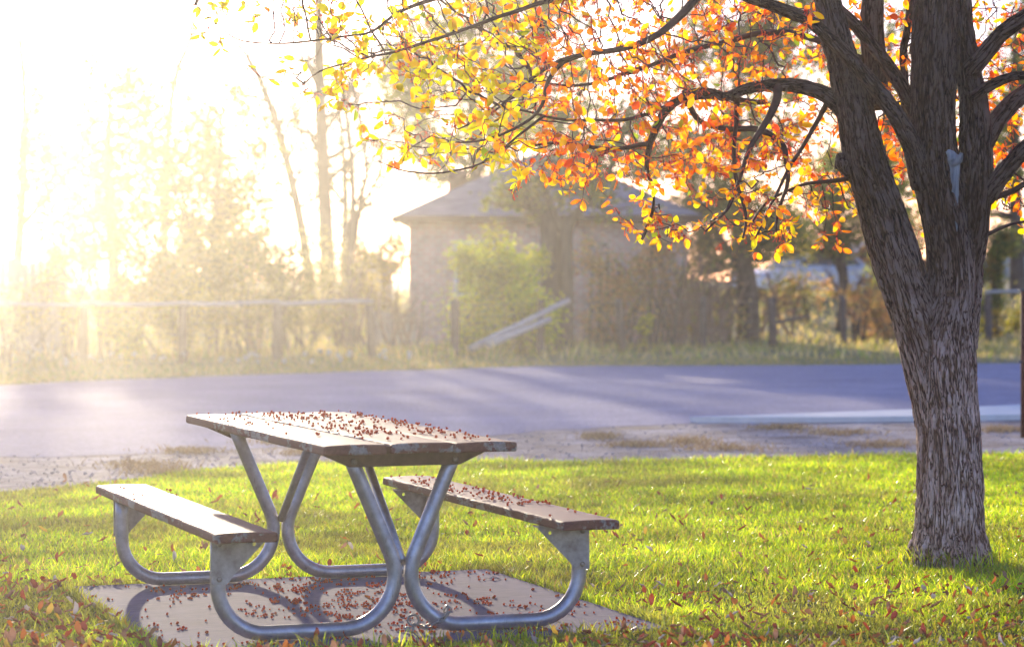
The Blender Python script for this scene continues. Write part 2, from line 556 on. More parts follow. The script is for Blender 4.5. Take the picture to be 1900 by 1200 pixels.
poly_sheet('lawn', lawn_poly, M['soil'], -0.016, jitter=0.10)
poly_sheet('concrete_kerb', [G(1280, 779), G(1500, 771), G(1700, 764), G(1900, 755), G(2300, 739), G(2300, 768), G(1900, 774), G(1700, 777), G(1500, 779)], M['kerb'], 0.03, thick=0.08)

# table frame of reference
TX, TY, TH = -0.7477, 11.0055, 0.3378
cT, sT = math.cos(TH), math.sin(TH)


def tw(lx, ly, z=0.0):
    return Vector((TX + lx * cT - ly * sT, TY + lx * sT + ly * cT, z))


def tl(x, y):
    dx, dy = x - TX, y - TY
    return dx * cT + dy * sT, -dx * sT + dy * cT


SL = (-0.96, 1.05, -1.16, 1.09)  # slab in the table's own frame
b = MB()
b.add(*box(((SL[0] + SL[1]) / 2, (SL[2] + SL[3]) / 2, -0.05), (SL[1] - SL[0], SL[3] - SL[2], 0.10)))
slab = b.build('concrete_slab', M['concrete'], smooth=False)
bevel_mesh(slab.data, 0.008, 2)
slab.location = (TX, TY, 0); slab.rotation_euler = (0, 0, TH)
tag(slab, kind='structure')

# ------------------------------------------------------------------ grass
LP = np.array([[p.x, p.y] for p in lawn_poly])


def in_poly(x, y, P):
    ins = np.zeros(len(x), bool)
    j = len(P) - 1
    for i in range(len(P)):
        xi, yi, xj, yj = P[i, 0], P[i, 1], P[j, 0], P[j, 1]
        c = ((yi > y) != (yj > y)) & (x < (xj - xi) * (y - yi) / (yj - yi + 1e-12) + xi)
        ins ^= c
        j = i
    return ins


def vnoise(x, y, s, seed=0):
    """Cheap smooth value noise on arrays."""
    r = np.random.RandomState(100 + seed)
    T = r.rand(64, 64)
    X, Y = x * s + 1000, y * s + 1000
    xi, yi = np.floor(X).astype(int), np.floor(Y).astype(int)
    fx, fy = X - xi, Y - yi
    fx, fy = fx * fx * (3 - 2 * fx), fy * fy * (3 - 2 * fy)
    a, b_, c, d = T[xi % 64, yi % 64], T[(xi + 1) % 64, yi % 64], T[xi % 64, (yi + 1) % 64], T[(xi + 1) % 64, (yi + 1) % 64]
    return a * (1 - fx) * (1 - fy) + b_ * fx * (1 - fy) + c * (1 - fx) * fy + d * fx * fy


def blades(mb, x, y, z, h, w, lean, col):
    n = len(x)
    a = rs.rand(n) * 2 * math.pi
    la = rs.rand(n) * 2 * math.pi
    wx, wy = np.cos(a) * w / 2, np.sin(a) * w / 2
    lx, ly = np.cos(la) * lean * h, np.sin(la) * lean * h
    hz = h * np.sqrt(np.clip(1 - lean ** 2 * 0.6, 0.15, 1))
    V = np.zeros((n, 5, 3))
    V[:, 0] = np.stack([x - wx, y - wy, z], 1)
    V[:, 1] = np.stack([x + wx, y + wy, z], 1)
    V[:, 2] = np.stack([x - wx * .8 + lx * .35, y - wy * .8 + ly * .35, z + hz * .6], 1)
    V[:, 3] = np.stack([x + wx * .8 + lx * .35, y + wy * .8 + ly * .35, z + hz * .6], 1)
    V[:, 4] = np.stack([x + lx, y + ly, z + hz], 1)
    o = (np.arange(n) * 5)[:, None]
    q = o + np.array([[0, 1, 3, 2]]); t3 = o + np.array([[2, 3, 4]])
    base = mb.n
    mb.add(V.reshape(-1, 3), q, np.repeat(col, 5, 0))
    mb.f.append(t3 + base)


def grass_cols(n, x, y):
    g = np.array([[0.50, 0.70, 0.015], [0.72, 0.85, 0.02], [0.30, 0.50, 0.015], [0.85, 0.86, 0.03], [0.75, 0.60, 0.16], [0.45, 0.26, 0.10]])
    p = rs.choice(6, n, p=[0.32, 0.22, 0.25, 0.08, 0.08, 0.05])
    c = g[p]
    v = 0.28 + 0.85 * vnoise(x, y, 1.3, 1) + 0.5 * vnoise(x, y, 6.0, 5)
    dull = np.clip(1.6 * vnoise(x, y, 0.9, 21) + 1.1 * vnoise(x, y, 4.0, 22) - 1.2, 0, 0.7)[:, None]
    c = c * (1 - dull) + np.array([0.30, 0.27, 0.07]) * dull
    return c * v[:, None] * (0.6 + 0.75 * rs.rand(n))[:, None]


gm = MB()
TREE = np.array([G(1765, 1043).x, G(1765, 1043).y])
ntry = 620000
yy = 8.7 + (20.9 - 8.7) * rs.rand(ntry) ** 1.25
xx = (rs.rand(ntry) * 2 - 1) * (0.2 * yy + 0.55)
ok = in_poly(xx, yy, LP)
dens = (0.2 * yy + .55) / 4.8 * (0.55 + 0.65 * vnoise(xx, yy, 2.2, 2))
ok &= rs.rand(ntry) < np.clip(dens * 1.15, 0, 1)
lx, ly = tl(xx, yy)
edge = 0.03 * vnoise(lx, ly, 9, 4)
ok &= ~((lx > SL[0] + edge) & (lx < SL[1] - edge) & (ly > SL[2] + edge) & (ly < SL[3] - edge))
ok &= (xx - TREE[0]) ** 2 + (yy - TREE[1]) ** 2 > 0.17 ** 2
# ragged margin on the road side
fy = np.interp(xx, LP[:13, 0], LP[:13, 1])
ok &= ~((fy - yy < 0.9) & (rs.rand(ntry) > (fy - yy) / 0.9 * 1.1 + 0.12))
xx, yy = xx[ok], yy[ok]
n = len(xx)
h = (0.020 + 0.038 * rs.rand(n) ** 1.8) * (0.62 + 0.75 * vnoise(xx, yy, 3.0, 3)) * np.where(yy < 11.5, np.where((yy < 10.6) | (lx[ok] < SL[0]), .72, .9), 1.0)
w = (0.0028 + 0.0034 * rs.rand(n)) * (1 + (yy - 9) * 0.045)
blades(gm, xx, yy, np.full(n, -0.016), h, w, 0.3 + 0.75 * rs.rand(n), grass_cols(n, xx, yy))
# taller tufts: round the trunk, along the slab edges, by the left corner
tx, ty, th_ = [], [], []
for _ in range(420):
    a = rs.rand() * 2 * math.pi; r = 0.185 + 0.10 * rs.rand() ** 2
    tx.append(TREE[0] + r * math.cos(a)); ty.append(TREE[1] + r * math.sin(a)); th_.append(0.06 + 0.07 * rs.rand())
for _ in range(1500):
    s = rs.rand()
    sd = rs.randint(4)
    e = 0.035 * rs.rand()
    p = {0: (SL[0] - e, SL[2] + s * (SL[3] - SL[2])), 1: (SL[1] + e, SL[2] + s * (SL[3] - SL[2])), 2: (SL[0] + s * (SL[1] - SL[0]), SL[2] - e), 3: (SL[0] + s * (SL[1] - SL[0]), SL[3] + e)}[sd]
    q = tw(*p)
    tx.append(q.x); ty.append(q.y); th_.append(0.045 + 0.035 * rs.rand())
for _ in range(700):
    yv = 9 + 3.5 * rs.rand(); xv = (rs.rand() * 2 - 1) * 0.21 * yv
    q = tl(xv, yv)
    if SL[0] < q[0] < SL[1] and SL[2] < q[1] < SL[3]:
        continue
    tx.append(xv); ty.append(yv); th_.append(0.05 + 0.045 * rs.rand())
tx, ty, th_ = np.array(tx), np.array(ty), np.array(th_)
blades(gm, tx, ty, np.full(len(tx), -0.016), th_, 0.004 + 0.003 * rs.rand(len(tx)), 0.2 + 0.7 * rs.rand(len(tx)), grass_cols(len(tx), tx, ty) * 1.1)
tag(gm.build('lawn_grass', M['grass'], smooth=False), 'short sunlit yellow green lawn grass around the slab and the tree', 'grass', kind='stuff')

# verge grass on the far side of the road
vm = MB()
n = 26000
px = -250 + 2500 * rs.rand(n)
fe = np.interp(px, [p[0] for p in far_edge], [p[1] for p in far_edge])
py = fe - 1 - 42 * rs.rand(n) ** 1.2
dY = F * H / (py - 519 + 0.003 * (px - 950))
X = (px - 950) / F * dY; Y = dY
den = vnoise(X, Y, 0.55, 6)
keep = (rs.rand(n) < 0.25 + 0.9 * den) & (Y < 60)
X, Y = X[keep], Y[keep]; n = len(X)
near_fence = np.clip((fe[keep] - py[keep]) / 30, 0, 1)
h = (0.04 + 0.08 * rs.rand(n)) * (0.5 + 2.2 * near_fence * den[keep]) * np.where(X > .5, .62, 1.0)
vc = np.array([[0.40, 0.38, 0.06], [0.58, 0.45, 0.18], [0.26, 0.32, 0.05], [0.62, 0.47, 0.25]])[rs.choice(4, n, p=[.2, .34, .16, .3])] * (0.7 + .5 * rs.rand(n))[:, None]
blades(vm, X, Y, terrain(X, Y) - 0.03, h, 0.014 + 0.014 * rs.rand(n), 0.2 + 0.7 * rs.rand(n), vc)
# rough field behind the fence
n = 16000
X = -16 + 34 * rs.rand(n); Y = 45 + 42 * rs.rand(n)
blades(vm, X, Y, terrain(X, Y) - 0.03, (0.10 + 0.28 * rs.rand(n)) * np.where(X > 1.5, .6, 1.0), 0.02 + 0.02 * rs.rand(n), 0.2 + 0.6 * rs.rand(n), np.minimum(1, 1.6 * vc[rs.randint(len(vc), size=n)]))
tag(vm.build('verge_grass', M['grass'], smooth=False), 'dry straw and green grass along the fence across the road', 'grass', kind='stuff')

# ------------------------------------------------------------------ picnic table
tb = empty('picnic_table', (TX, TY, 0), TH)
tag(tb, 'weathered brown picnic table with galvanised tube legs and two fixed bench seats on concrete slab', 'picnic table')
ZT, ZS, WT, LT, LS, FS, SI, SW, OU = 0.758, 0.443, 0.772, 2.44, 2.46, 1.925, 0.5648, 0.2408, 0.7348


def plank(name, x0, x1, L, zt, th, seed, label=None, crook=0.0):
    nx, ny, nz = 7, 72, 3
    gx = np.linspace(0, 1, nx + 1); gy = np.linspace(-0.5, 0.5, ny + 1); gzv = np.linspace(0, 1, nz + 1)
    bm = bmesh.new()
    bmesh.ops.create_cube(bm, size=1.0)
    for v in bm.verts:
        v.co = Vector((x0 + (v.co.x + .5) * (x1 - x0), v.co.y * L, zt - th + (v.co.z + .5) * th))
    bmesh.ops.bevel(bm, geom=list(bm.edges), offset=0.009, segments=3, affect='EDGES', profile=0.5)
    for y in np.linspace(-L / 2 + .03, L / 2 - .03, ny):
        bmesh.ops.bisect_plane(bm, geom=bm.verts[:] + bm.edges[:] + bm.faces[:], plane_co=(0, y, 0), plane_no=(0, 1, 0))
    for x in np.linspace(x0 + .03, x1 - .03, 4):
        bmesh.ops.bisect_plane(bm, geom=bm.verts[:] + bm.edges[:] + bm.faces[:], plane_co=(x, 0, 0), plane_no=(1, 0, 0))
    cx = (x0 + x1) / 2
    me = bpy.data.meshes.new(name)
    cols = []
    for v in bm.verts:
        c = v.co.copy()
        u = (c.x - cx) / ((x1 - x0) / 2)
        edgy = max(abs(u) ** 8, (abs(c.y) / (L / 2)) ** 30)
        k = mnoise.noise(Vector((c.x * 14, c.y * 3.2, c.z * 16 + seed)))
        k2 = mnoise.noise(Vector((c.x * 40, c.y * 14, c.z * 40 + seed)))
        cup = 0.004 * (1 - u * u) - 0.0015
        v.co.z = c.z + cup * (1 if c.z > zt - th / 2 else 0.3) + 0.0012 * k + crook * (c.y / L) ** 2
        bite = max(0, k) * 0.006 * edgy + max(0, k2 - .15) * 0.006 * edgy
        v.co.x -= math.copysign(bite, u)
        v.co.y += 0.004 * mnoise.noise(Vector((c.x * 6, 0, seed))) * (1 if abs(c.y) > L / 2 - .02 else 0)
        v.co.z -= bite * .5 if c.z > zt - th / 2 else 0
        e = min(1, edgy + (0.35 if c.z < zt - 0.012 and abs(c.y) < L / 2 - 0.004 else 0))
        cols.append((e, e, e, 1))
    bmesh.ops.recalc_face_normals(bm, faces=bm.faces)
    bm.to_mesh(me); bm.free()
    a = me.color_attributes.new('col', 'FLOAT_COLOR', 'POINT')
    a.data.foreach_set('color', np.array(cols, dtype=np.float32).ravel())
    me.materials.append(M['paint'])
    o = bpy.data.objects.new(name, me); COL.objects.link(o); o.parent = tb
    if label: o['label'] = label
    return o


bw = (WT - 0.016) / 3
for q in range(3):
    x0 = -WT / 2 + q * (bw + 0.008)
    plank('tabletop_plank', x0, x0 + bw, LT + (0.0, 0.012, -0.008)[q], ZT + (0, 0.002, -0.001)[q], 0.038, 11 * q + 2)
plank('seat_plank', -SI - SW, -SI, LS, ZS, 0.038, 41, 'seat plank with flaking edges nearly bare of fallen fruit')
plank('seat_plank', SI, SI + SW, LS, ZS, 0.038, 57, 'seat plank scattered with fallen fruit')


def arc(c, r, a0, a1, n=9):
    return [(c[0] + r * math.cos(math.radians(a)), c[1] + r * math.sin(math.radians(a))) for a in np.linspace(a0, a1, n)]


RT = 0.0295


def u_path(sx):
    zb = RT + 0.001
    # outer upright, outer bend, foot, inner bend, lean up to the table top
    ro, ri = 0.185, 0.205
    P = [(-OU, ZS - 0.045), (-OU, 0.33), (-OU, 0.26)]
    P += arc((-OU + ro, zb + ro), ro, 180, 270)
    P += [(-0.40, zb), (-0.30, zb)]
    ic = (-0.033 - ri, zb + ri)
    P += arc(ic, ri, 270, 384, 14)
    e = P[-1]
    top = (-0.218, ZT - 0.045)
    P += [(e[0] + (top[0] - e[0]) * t, e[1] + (top[1] - e[1]) * t) for t in (0.2, 0.5, 0.8, 1.0)]
    return [(sx * -x if sx > 0 else x, z) for x, z in P]


def bolt(parent, p, nrm, r=0.011, h=0.008):
    mb = MB()
    n = Vector(nrm).normalized()
    p = Vector(p)
    mb.add(*tube([p - n * 0.002, p + n * h * .5, p + n * h, p + n * h * 1.15], [r, r, r * .75, r * .3], 10))
    return mb.build('bolt', M['bolt'], parent, off=(0, 0, 0))


for sy in (-1, 1):
    for sx in (-1, 1):
        P = [(x, sy * FS / 2, z) for x, z in u_path(sx)]
        fr = MB().add(*tube(P, RT, 20)).build('tube_leg', M['steel'], tb, off=(0, 0, 0))
        # gusset plate under the seat, on the outer face of the frame, with a punched hole
        yo = sy * (FS / 2 + RT + 0.004)
        bm = bmesh.new()
        ox = OU + RT + 0.002
        out = [(ox, ZS - 0.040), (OU - 0.185, ZS - 0.040), (OU - 0.185, ZS - 0.048), (OU - 0.05, ZS - 0.185), (OU - RT, ZS - 0.215), (ox, ZS - 0.215)]
        hc, hr = (OU - 0.135, ZS - 0.066), 0.0075
        def ring(y):
            o_ = [bm.verts.new((sx * a, y, b_)) for a, b_ in out]
            h_ = [bm.verts.new((sx * (hc[0] + hr * math.cos(t)), y, hc[1] + hr * math.sin(t))) for t in np.linspace(0, 2 * math.pi, 12, endpoint=False)]
            return o_, h_
        oa, ha = ring(yo); ob, hb = ring(yo - sy * 0.006)
        for o_, h_ in ((oa, ha), (ob, hb)):
            ed = [bm.edges.new((o_[q], o_[(q + 1) % len(o_)])) for q in range(len(o_))] + [bm.edges.new((h_[q], h_[(q + 1) % 12])) for q in range(12)]
            bmesh.ops.triangle_fill(bm, use_beauty=True, edges=ed)
        for a_, b_ in ((oa, ob), (ha, hb)):
            for q in range(len(a_)):
                bm.faces.new((a_[q], a_[(q + 1) % len(a_)], b_[(q + 1) % len(a_)], b_[q]))
        # turned flange that carries the seat
        fl = [bm.verts.new((sx * a, b_, ZS - 0.0395 - c)) for a in (ox, OU - 0.185) for b_ in (yo - sy * .0005, yo - sy * 0.062) for c in (0, 0.005)]
        for q in ([0, 1, 3, 2], [4, 6, 7, 5], [0, 4, 5, 1], [2, 3, 7, 6], [0, 2, 6, 4], [1, 5, 7, 3]):
            bm.faces.new([fl[k_] for k_ in q])
        bmesh.ops.recalc_face_normals(bm, faces=bm.faces)
        me = bpy.data.meshes.new('seat_bracket'); bm.to_mesh(me); bm.free()
        me.materials.append(M['plate'])
        br = bpy.data.objects.new('seat_bracket', me); COL.objects.link(br); br.parent = tb
        if sx > 0 and sy < 0:
            br['label'] = 'pale bracket plate with brown stained upper edge'
        bolt(br, (sx * (OU + 0.002), yo, ZS - 0.062), (0, sy, 0))
        bolt(br, (sx * (OU + 0.002), yo, ZS - 0.195), (0, sy, 0))
    # cross beam: angle iron with sloped ends
    bm = bmesh.new()
    zt = ZT - 0.037
    yb = sy * (FS / 2 + RT + 0.006)
    prof = [(-0.335, zt), (0.335, zt), (0.335, zt - 0.012), (0.225, zt - 0.062), (-0.225, zt - 0.062), (-0.335, zt - 0.012)]
    va = [bm.verts.new((x, yb, z)) for x, z in prof]; vb = [bm.verts.new((x, yb - sy * 0.008, z)) for x, z in prof]
    bm.faces.new(va); bm.faces.new(vb[::-1])
    for q in range(6):
        bm.faces.new((va[q], va[(q + 1) % 6], vb[(q + 1) % 6], vb[q]))
    bmesh.ops.recalc_face_normals(bm, faces=bm.faces)
    v, f = box((0, yb - sy * 0.04, zt - 0.004), (0.66, 0.062, 0.0075))
    me = bpy.data.meshes.new('cross_beam'); vs = [bm.verts.new(p) for p in v]
    for q in f:
        bm.faces.new([vs[k_] for k_ in q])
    bm.to_mesh(me); bm.free(); me.materials.append(M['ironbrown'])
    cb = bpy.data.objects.new('cross_beam', me); COL.objects.link(cb); cb.parent = tb
    for sx in (-1, 1):
        bolt(cb, (sx * 0.205, yb, zt - 0.042), (0, sy, 0), 0.013)
        bolt(cb, (sx * 0.30, yb - sy * 0.04, zt - 0.006), (0, 0, -1), 0.008, 0.018)
    MB().add(*tube([(0, sy * (FS / 2 - 0.01), 0.285), (0, sy * 0.36, ZT - 0.04)], 0.0175, 14)).build('diagonal_brace', M['steel'], tb, off=(0, 0, 0))

# chain and its anchor eye
ep = W(766, 1150, 10.05); ep = G(767, 1172)
eye = empty('eye_bolt', (ep.x, ep.y, 0)); tag(eye, 'steel eye bolt set in the concrete slab beside a table leg', 'eye bolt')
MB().add(*tube([(ep.x, ep.y, -0.02), (ep.x, ep.y, 0.03)], 0.006, 10)).build('shank', M['chain'], eye)
er = 0.021
MB().add(*tube([(ep.x + er * math.cos(a), ep.y, 0.048 + er * math.sin(a)) for a in np.linspace(-math.pi / 2, 1.5 * math.pi, 25)], 0.005, 10)).build('ring', M['chain'], eye)
MB().add(*tube([(ep.x, ep.y, 0.001), (ep.x, ep.y, 0.005)], 0.016, 12)).build('washer', M['chain'], eye)


def link(c, d, up, L=0.036, Wd=0.02, r=0.0034):
    c, d = Vector(c), Vector(d).normalized()
    s = d.cross(Vector(up)).normalized()
    hl, hw = L / 2 - Wd / 2, Wd / 2 - r
    pts = []
    for a in np.linspace(0, 2 * math.pi, 25):
        ca, sa = math.cos(a), math.sin(a)
        pts.append(c + d * (hl * (1 if ca > 0 else -1) + hw * ca) + s * hw * sa)
    return tube(pts, r, 8)


foot = tw(0.155, -FS / 2, 0)   # where the chain passes round the right-hand foot tube
fd = Vector((cT, sT, 0))
lp = tw(0.150, -FS / 2, 0.060)
cpath = [Vector((ep.x, ep.y, 0.035)), Vector((ep.x + 0.035, ep.y + 0.004, 0.022))]
nrm2 = Vector((sT, -cT, 0))
cpath += [lp + nrm2 * 0.036 + Vector((-0.055, 0, -0.03)), lp + nrm2 * 0.037 + Vector((0.0, 0, -0.005)), lp + nrm2 * 0.028 + Vector((0.028, 0, 0.028)), lp + Vector((0.032, 0.004, 0.042)), lp - nrm2 * 0.03 + Vector((0.03, 0, 0.012))]
S = spline(cpath, 24)
ch = empty('chain', (ep.x, ep.y, 0)); tag(ch, 'short steel chain looped round the table leg and through the eye bolt', 'chain')
S = [Vector(p) for p in S]
d = 0; q = 0; last = S[0]
acc = [0]
for a, b_ in zip(S, S[1:]):
    acc.append(acc[-1] + (b_ - a).length)
nl = int(acc[-1] / 0.0272)
for q in range(nl):
    s = (q + .5) * 0.0272
    k = next(i for i in range(len(acc)) if acc[i] >= s)
    dirv = S[min(k + 1, len(S) - 1)] - S[k - 1]
    MB().add(*link(S[k], dirv, (0.2, -1, 0.5) if q % 2 else (0.3, 0.4, 1))).build('link', M['chain'], ch)
# the padlock-like end shackle hanging by the eye
sh = MB(); sh.add(*box((ep.x - 0.022, ep.y - 0.012, 0.014), (0.022, 0.012, 0.020)))
o = sh.build('shackle', M['chain'], ch, smooth=False); bevel_mesh(o.data, 0.003, 2)

# ------------------------------------------------------------------ fallen fruit and leaves


def lump(r, seed):
    bm = bmesh.new()
    bmesh.ops.create_icosphere(bm, subdivisions=2, radius=r)
    for v in bm.verts:
        n_ = mnoise.noise(v.co / r * 1.6 + Vector((seed * 7, 0, 0)))
        v.co *= 1 + 0.28 * n_
        v.co.z *= 0.86
        if v.co.z > 0.7 * r:
            v.co.z *= 0.8
    for f in bm.faces:
        f.smooth = True
    me = bpy.data.meshes.new('fruit'); bm.to_mesh(me); bm.free()
    me.materials.append(M['berry'])
    return me


fruit = [lump(0.0056, q) for q in range(6)]
top_pts, seat_r, seat_l, slab_pts = [], [], [], []
# the table top: denser towards its far half and away from the left plank's near end
while len(top_pts) < 330:
    x = (rs.rand() - .5) * (WT - .03); y = (rs.rand() - .5) * (LT - .05)
    p = 0.30 + 0.55 * (x > -0.12) * (0.5 + .5 * (y > -0.7)) - 0.25 * (x < -0.15) * (y < 0.1) - 0.25 * (y < -0.95)
    p *= 0.25 + 1.3 * vnoise(np.array([x]), np.array([y]), 7, 8)[0]
    if rs.rand() < p:
        top_pts.append((x, y, ZT + .004))
while len(seat_r) < 130:
    x = SI + 0.015 + rs.rand() * (SW - .03); y = (rs.rand() - .5) * (LS - .06)
    if rs.rand() < (0.9 if -0.55 < y < 0.95 else 0.12) * (0.2 + 1.4 * vnoise(np.array([x]), np.array([y]), 6, 9)[0]):
        seat_r.append((x, y, ZS + .004))
for px, py in ((224, 906), (230, 909), (248, 920), (249, 929), (264, 921), (310, 911), (316, 913), (327, 921)):
    q = G(px, py, ZS); a = tl(q.x, q.y); seat_l.append((a[0], a[1], ZS + .004))
while len(slab_pts) < 1300:
    x = SL[0] + .02 + rs.rand() * (SL[1] - SL[0] - .04); y = SL[2] + .02 + rs.rand() * (SL[3] - SL[2] - .04)
    p = (0.25 + 0.75 * math.exp(-((x - 0.1) / 0.5) ** 2) * (0.6 + .4 * (y > -.9))) * (0.12 + 1.5 * vnoise(np.array([x]), np.array([y]), 5, 10)[0] ** 1.5)
    if rs.rand() < p:
        slab_pts.append((x, y, 0.0))
        for _ in range(rs.choice([0, 0, 1, 2, 3])):
            q = (x + rs.normal() * .016, y + rs.normal() * .016)
            if SL[0] < q[0] < SL[1] and SL[2] < q[1] < SL[3]:
                slab_pts.append((*q, 0.0))
# a drift of bright fruit just behind the chained leg
for _ in range(70):
    x, y = 0.235 + rs.normal() * 0.085, -0.80 + rs.normal() * 0.035
    slab_pts.append((x, y, 0.0))
rest = MB()
ico = bmesh.new(); bmesh.ops.create_icosphere(ico, subdivisions=1, radius=0.0054); ico.verts.ensure_lookup_table()
IV = np.array([v.co[:] for v in ico.verts]); IF = np.array([[v.index for v in f.verts] for f in ico.faces]); ico.free()


def fruits(pts, n_own, label, group):
    pts = list(pts)
    rs.shuffle(pts)
    pts.sort(key=lambda p: 0 if rs.rand() < .5 else p[1])
    for q, (x, y, z) in enumerate(pts):
        s = 0.75 + 0.5 * rs.rand()
        w_ = tw(x, y, z + 0.0050 * s)
        if q < n_own:
            o = bpy.data.objects.new('fallen_crab_apple', fruit[rs.randint(6)])
            o.location = w_; o.scale = (s, s, s); o.rotation_euler = (rs.rand() * .8, rs.rand() * .8, rs.rand() * 6)
            COL.objects.link(o)
            tag(o, label, 'fruit', group)
        else:
            rest.add(IV * s * (0.85 + .3 * rs.rand(len(IV), 1)) + np.array(w_), IF)


fruits(top_pts, 115, 'small shrivelled red fruit lying on the picnic table top', 'fallen fruit on the table top')
fruits(seat_r, 60, 'small shrivelled red fruit lying on the bench seat nearer the tree', 'fallen fruit on the bench nearer the tree')
fruits(seat_l, 8, 'small dark red fruit lying on the nearly bare bench seat', 'fallen fruit on the nearly bare bench')
fruits(slab_pts, 115, 'small shrivelled red fruit lying on the concrete slab', 'fallen fruit on the slab')
tag(rest.build('fallen_fruit', M['berry']), 'more small red fruit scattered over table, bench and concrete slab', 'fruit', kind='stuff')


def leaf_shape(L, Wd, curl, fold, wave, seed, ns=6):
    """A pointed oval leaf of two rows of faces along a curved midrib, base at the origin, along +x."""
    r = np.random.RandomState(seed)
    V = []
    t = np.linspace(0, 1, ns + 1)
    a = 0.0; x = z = 0.0
    mid = [(0, 0)]
    for q in range(ns):
        a += curl / ns
        x += L / ns * math.cos(a); z += L / ns * math.sin(a)
        mid.append((x, z))
    wd = Wd * np.sin(np.pi * np.clip(t, 0.0, 1) ** 0.85) ** 0.8
    for q in range(ns + 1):
        fl = math.cos(fold) * wd[q] / 2; fz = math.sin(fold) * wd[q] / 2
        wv = wave * math.sin(q * 1.9 + seed)
        V += [(mid[q][0], -fl, mid[q][1] + fz + wv), (mid[q][0], 0, mid[q][1]), (mid[q][0], fl, mid[q][1] + fz - wv)]
    Fq = []
    for q in range(ns):
        for c in (0, 1):
            Fq.append([q * 3 + c, q * 3 + c + 1, (q + 1) * 3 + c + 1, (q + 1) * 3 + c])
    return np.array(V), np.array(Fq)


FALL = {'red': (0.38, 0.06, 0.025), 'orange': (0.66, 0.20, 0.04), 'yellow': (0.74, 0.46, 0.06), 'tan': (0.42, 0.21, 0.12), 'pale': (0.60, 0.52, 0.48)}
fmesh = {}
for cn, c in FALL.items():
    for q in range(5):
        v, f = leaf_shape(0.055 + 0.006 * q, 0.034 + 0.003 * (q % 3), (0.5, 1.0, -0.4, 1.9, 0.8)[q], (0.3, 0.6, 0.15, 0.6, 0.9)[q], 0.004, 30 + q)
        cc = np.tile(np.array(c), (len(v), 1)) * (0.85 + 0.3 * np.random.RandomState(q).rand(len(v), 1))
        mb = MB().add(v, f, cc)
        mb.add(*tube([(-0.018, 0, 0.002), (0, 0, 0)], 0.0009, 4), col=tuple(x * .5 for x in c))
        fmesh[cn, q] = mb.mesh('leaf')
        fmesh[cn, q].materials.append(M['fallen'])
spots = []
while len(spots) < 1800:
    Y = 9.2 + 8.5 * rs.rand() ** 1.6
    X = (rs.rand() * 2 - 1) * (0.2 * Y + .25)
    lx_, ly_ = tl(X, Y)
    if SL[0] - .02 < lx_ < SL[1] + .02 and SL[2] - .02 < ly_ < SL[3] + .02:
        continue
    if (X - TREE[0]) ** 2 + (Y - TREE[1]) ** 2 < .22 ** 2:
        continue
    p = 0.14
    if lx_ < SL[0]: p = 1.0 if Y < 12.4 else 0.25
    elif Y < 11.6: p = 0.8
    if lx_ < SL[0] + .3 and SL[3] < ly_ < SL[3] + .22: p = 1.0
    if not in_poly(np.array([X]), np.array([Y]), LP)[0]: continue
    p *= 0.35 + 1.1 * vnoise(np.array([X]), np.array([Y]), 2.3, 12)[0]
    if rs.rand() < p:
        spots.append((X, Y))
for _ in range(46):  # the drift against the far edge of the slab
    q = tw(SL[0] + rs.rand() * 1.9 - .05, SL[3] + rs.rand() * .09)
    spots.append((q.x, q.y))
spots.sort(key=lambda p: p[1])
lv_rest = MB()
for q, (X, Y) in enumerate(spots):
    cn = ['red', 'orange', 'yellow', 'tan', 'pale'][rs.choice(5, p=[.27, .29, .09, .27, .08])]
    k = rs.randint(5)
    s = (0.55 + 0.5 * rs.rand()) * (1.0 if X < -.6 else .82)
    z = 0.004 + 0.024 * rs.rand()
    e = (rs.normal() * .2, rs.normal() * .2, rs.rand() * 6.28)
    lx_, ly_ = tl(X, Y)
    if q < 290:
        o = bpy.data.objects.new('fallen_leaf', fmesh[cn, k])
        o.location = (X, Y, z); o.rotation_euler = e; o.scale = (s, s, s)
        COL.objects.link(o)
        where = 'beyond the concrete slab' if ly_ > SL[3] else 'beside the nearly bare bench' if lx_ < SL[0] else 'in front of the concrete slab' if ly_ < SL[2] and lx_ < SL[1] else 'between the slab and the tree trunk' if X < TREE[0] - .2 else 'near the tree trunk'
        how = ('slightly curled', 'cupped', 'flat', 'rolled up', 'folded')[k]
        tag(o, f'{how} {cn} fallen leaf on the grass {where}', 'leaf', f'{how} {cn} leaves {where}')
    else:
        me = fmesh[cn, k]
        v = np.zeros(len(me.vertices) * 3); me.vertices.foreach_get('co', v)
        R = np.array(Matrix.LocRotScale(None, __import__('mathutils').Euler(e), None).to_3x3())
        v = (v.reshape(-1, 3)[:21] * s) @ R.T + np.array([X, Y, z])
        lv_rest.add(v, leaf_shape(.05, .03, .5, .2, 0, 1)[1], tuple(np.array(FALL[cn]) * (.8 + .4 * rs.rand())))
tag(lv_rest.build('leaf_litter', M['fallen']), 'small fallen autumn leaves strewn through the farther lawn', 'leaves', kind='stuff')
# a few leaves lying on the slab itself
for (px, py, cn, k) in ((692, 1117, 'orange', 0), (905, 1074, 'pale', 2), (350, 1068, 'tan', 1)):
    q = G(px, py); o = bpy.data.objects.new('fallen_leaf', fmesh[cn, k]); o.location = (q.x, q.y, .006); o.rotation_euler = (0.2, -.15, rs.rand() * 6)
    COL.objects.link(o)
    tag(o, {'orange': 'bright orange leaf lying on the slab under the table', 'pale': 'pale leaf lying at the far edge of the slab', 'tan': 'cupped tan leaf by the far foot of the bare bench'}[cn], 'leaf')

